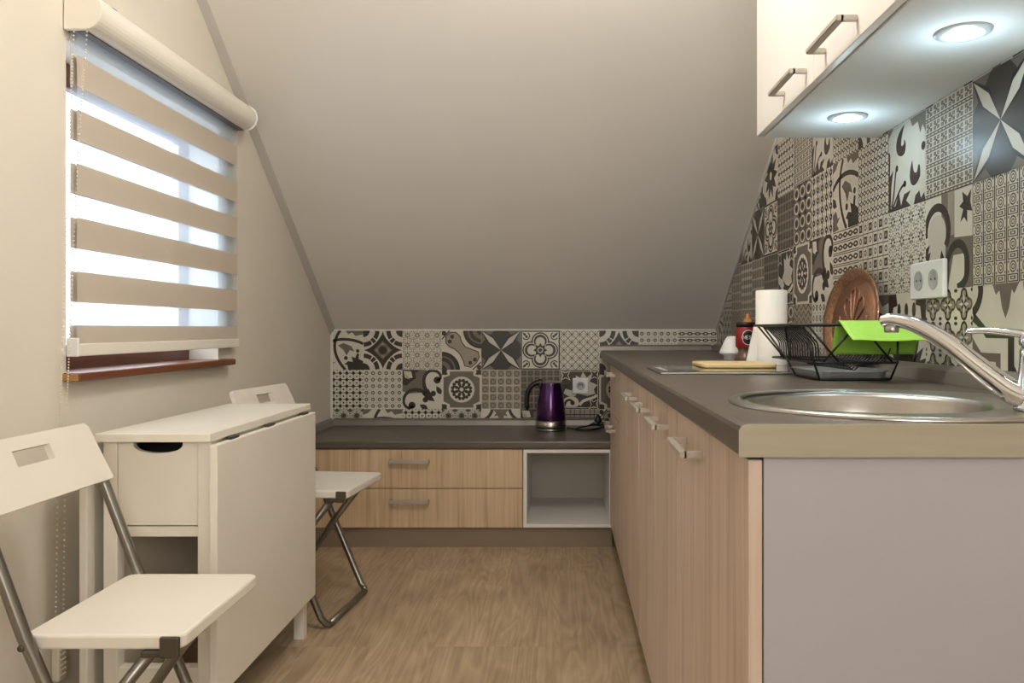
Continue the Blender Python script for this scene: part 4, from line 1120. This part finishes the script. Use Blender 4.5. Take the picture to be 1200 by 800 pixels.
# ------------------------------------------------------------------ folding chairs
def make_chair():
    yc = 1.575
    t = thing('folding_chair', 'white folding chair in the foreground, backrest cut by the left edge of the picture', 'chair', (-.82,yc,0), 'white folding chairs at the drop-leaf table')
    sx0, sx1, sy0, sy1 = -.932, -.652, yc-.172, yc+.182
    m = MB(); m.prism(rrect(sx0,sx1,sy0,sy1,.02,6), lambda a,b:(a,b,.424), lambda a,b:(a,b,.45), .005); m.build('seat', M['chairw'], t)
    # slotted backrest, leaning back
    hw = .212; yk = yc-.03; b0 = Vector((-.978,yk,.653)); b1 = Vector((-1.03,yk,.773)); upv = (b1-b0); hgt = upv.length; upv.normalize(); av = Vector((0,1,0)); nv = av.cross(upv)
    if nv.x < 0: nv = -nv
    f = lambda d: (lambda a,b: tuple(b0+av*a+upv*b+nv*(d-.05*(a/hw)**2*0)))
    m = MB(); sl, s0, s1 = .055, hgt*.56, hgt*.80
    wt = lambda b: hw-.012*(b/hgt)
    # left, right, bottom, top pieces around the grip slot
    for P in ([(-wt(0)+.004,0),(-sl,0),(-sl,hgt),(-wt(hgt)+.01,hgt),(-wt(hgt),hgt-.01),(-wt(0),.004)], [(sl,0),(wt(0)-.004,0),(wt(0),.004),(wt(hgt),hgt-.01),(wt(hgt)-.01,hgt),(sl,hgt)],
              [(-sl,0),(sl,0),(sl,s0),(-sl,s0)], [(-sl,s1),(sl,s1),(sl,hgt),(-sl,hgt)]):
        m.prism(P, f(0), f(.013))
    m.build('backrest', M['chairw'], t)
    ft = -.715
    rt = (.0125,.0085)
    for s in (-1,1):
        y = yc+s*.187; yb_ = yc+s*.185
        # backrest tube running down to the front foot
        m = MB(); m.tube([(-1.025,yb_,.73),(-.987,yb_,.64),(-.918,y,.455),(-.87,y,.345),(-.735,y,.035),(-.722,y-s*.004,.02),(ft,y-s*.02,.0125)], .0115, 12); m.build('leg', M['tube'], t)
        # rear leg from the front hinge down to the back foot
        y2 = yc+s*.150
        m = MB(); m.tube([(-.712,y2,.420),(-.83,y2,.27),(-.985,y2,.04),(-1.0,y2-s*.008,.02),(-1.005,y2-s*.02,.0125)], .0115, 12); m.build('leg', M['tube'], t)
        m = MB(); m.box(-.724,-.672,*sorted((y2-s*.01,yc+s*.178)),.412,.4235,.003)
        m.box(-.690,-.6555 if s<0 else -.672,*sorted((yc+s*.176 if s>0 else yc-.1725,yc+s*.186 if s>0 else yc-.181)),.412,.449 if s<0 else .43,.003)
        m.tube([(-.712,y2-.018,.417),(-.712,y2+.018,.417)], .006, 10); m.build('hinge_bracket', M['bracket'], t)
        m = MB(); m.tube([(-.915,yc+s*.17,.437),(-.915,yc+s*.2,.437)], .006, 10); m.build('pivot_bolt', M['bracket'], t)
    m = MB(); m.tube([(ft,yc-.168,.0125),(ft,yc+.168,.0125)], .0115, 12); m.build('floor_bar', M['tube'], t)
    m = MB(); m.tube([(-1.005,yc-.146,.0125),(-1.005,yc+.146,.0125)], .0115, 12); m.build('floor_bar', M['tube'], t)
    return t
ch = make_chair()
c2 = copy_tree(ch); c2.location = (-.842,2.835,0); c2.rotation_euler = (0,0,math.radians(-6))
c2['label'] = 'white folding chair at the far end of the table, seat poking past the folded leaf'

# ------------------------------------------------------------------ light
wd = bpy.data.worlds.new('sky'); scene.world = wd; wd.use_nodes = True
nt = wd.node_tree; bg = nt.nodes['Background']
tc = nt.nodes.new('ShaderNodeTexCoord'); sp = nt.nodes.new('ShaderNodeSeparateXYZ'); nt.links.new(tc.outputs['Generated'], sp.inputs[0])
r = nt.nodes.new('ShaderNodeValToRGB'); nt.links.new(sp.outputs['Z'], r.inputs['Fac'])
r.color_ramp.elements[0].position = 0; r.color_ramp.elements[0].color = (.55,.62,.72,1)
r.color_ramp.elements[1].position = .25; r.color_ramp.elements[1].color = (.82,.92,1,1)
nt.links.new(r.outputs['Color'], bg.inputs['Color']); bg.inputs['Strength'].default_value = 4.4

def area(name, loc, target, size, power, col, shape='DISK', sy=None):
    d = bpy.data.lights.new(name, 'AREA'); d.shape = shape; d.size = size
    if sy: d.size_y = sy
    d.energy = power; d.color = col
    o = bpy.data.objects.new(name, d); COL.objects.link(o); o.location = loc
    o.rotation_euler = (Vector(target)-Vector(loc)).to_track_quat('-Z','Y').to_euler(); return o
area('fill_light', (.1,-1.1,1.55), (-.15,3.2,1.55), 1.1, 24, (1,.97,.92))  # added soft fill behind the camera, aimed to brighten the slope
d = bpy.data.lights.new('ceiling_lamp', 'POINT'); d.energy = 31; d.color = (1,.96,.89); d.shadow_soft_size = .14
o = bpy.data.objects.new('ceiling_lamp', d); COL.objects.link(o); o.location = (.05,1.55,2.2)
for y in (1.335,1.87):
    d = bpy.data.lights.new('spot_lamp', 'POINT'); d.energy = .6; d.color = (.62,.86,1); d.shadow_soft_size = .025
    o = bpy.data.objects.new('spot_lamp', d); COL.objects.link(o); o.location = (.664,y,UZ-.075)
scene.view_settings.view_transform = 'Standard'
scene.view_settings.look = 'None'
scene.view_settings.exposure = 0
scene.cycles.max_bounces = 8
scene.cycles.transparent_max_bounces = 12
scene.cycles.use_denoising = True
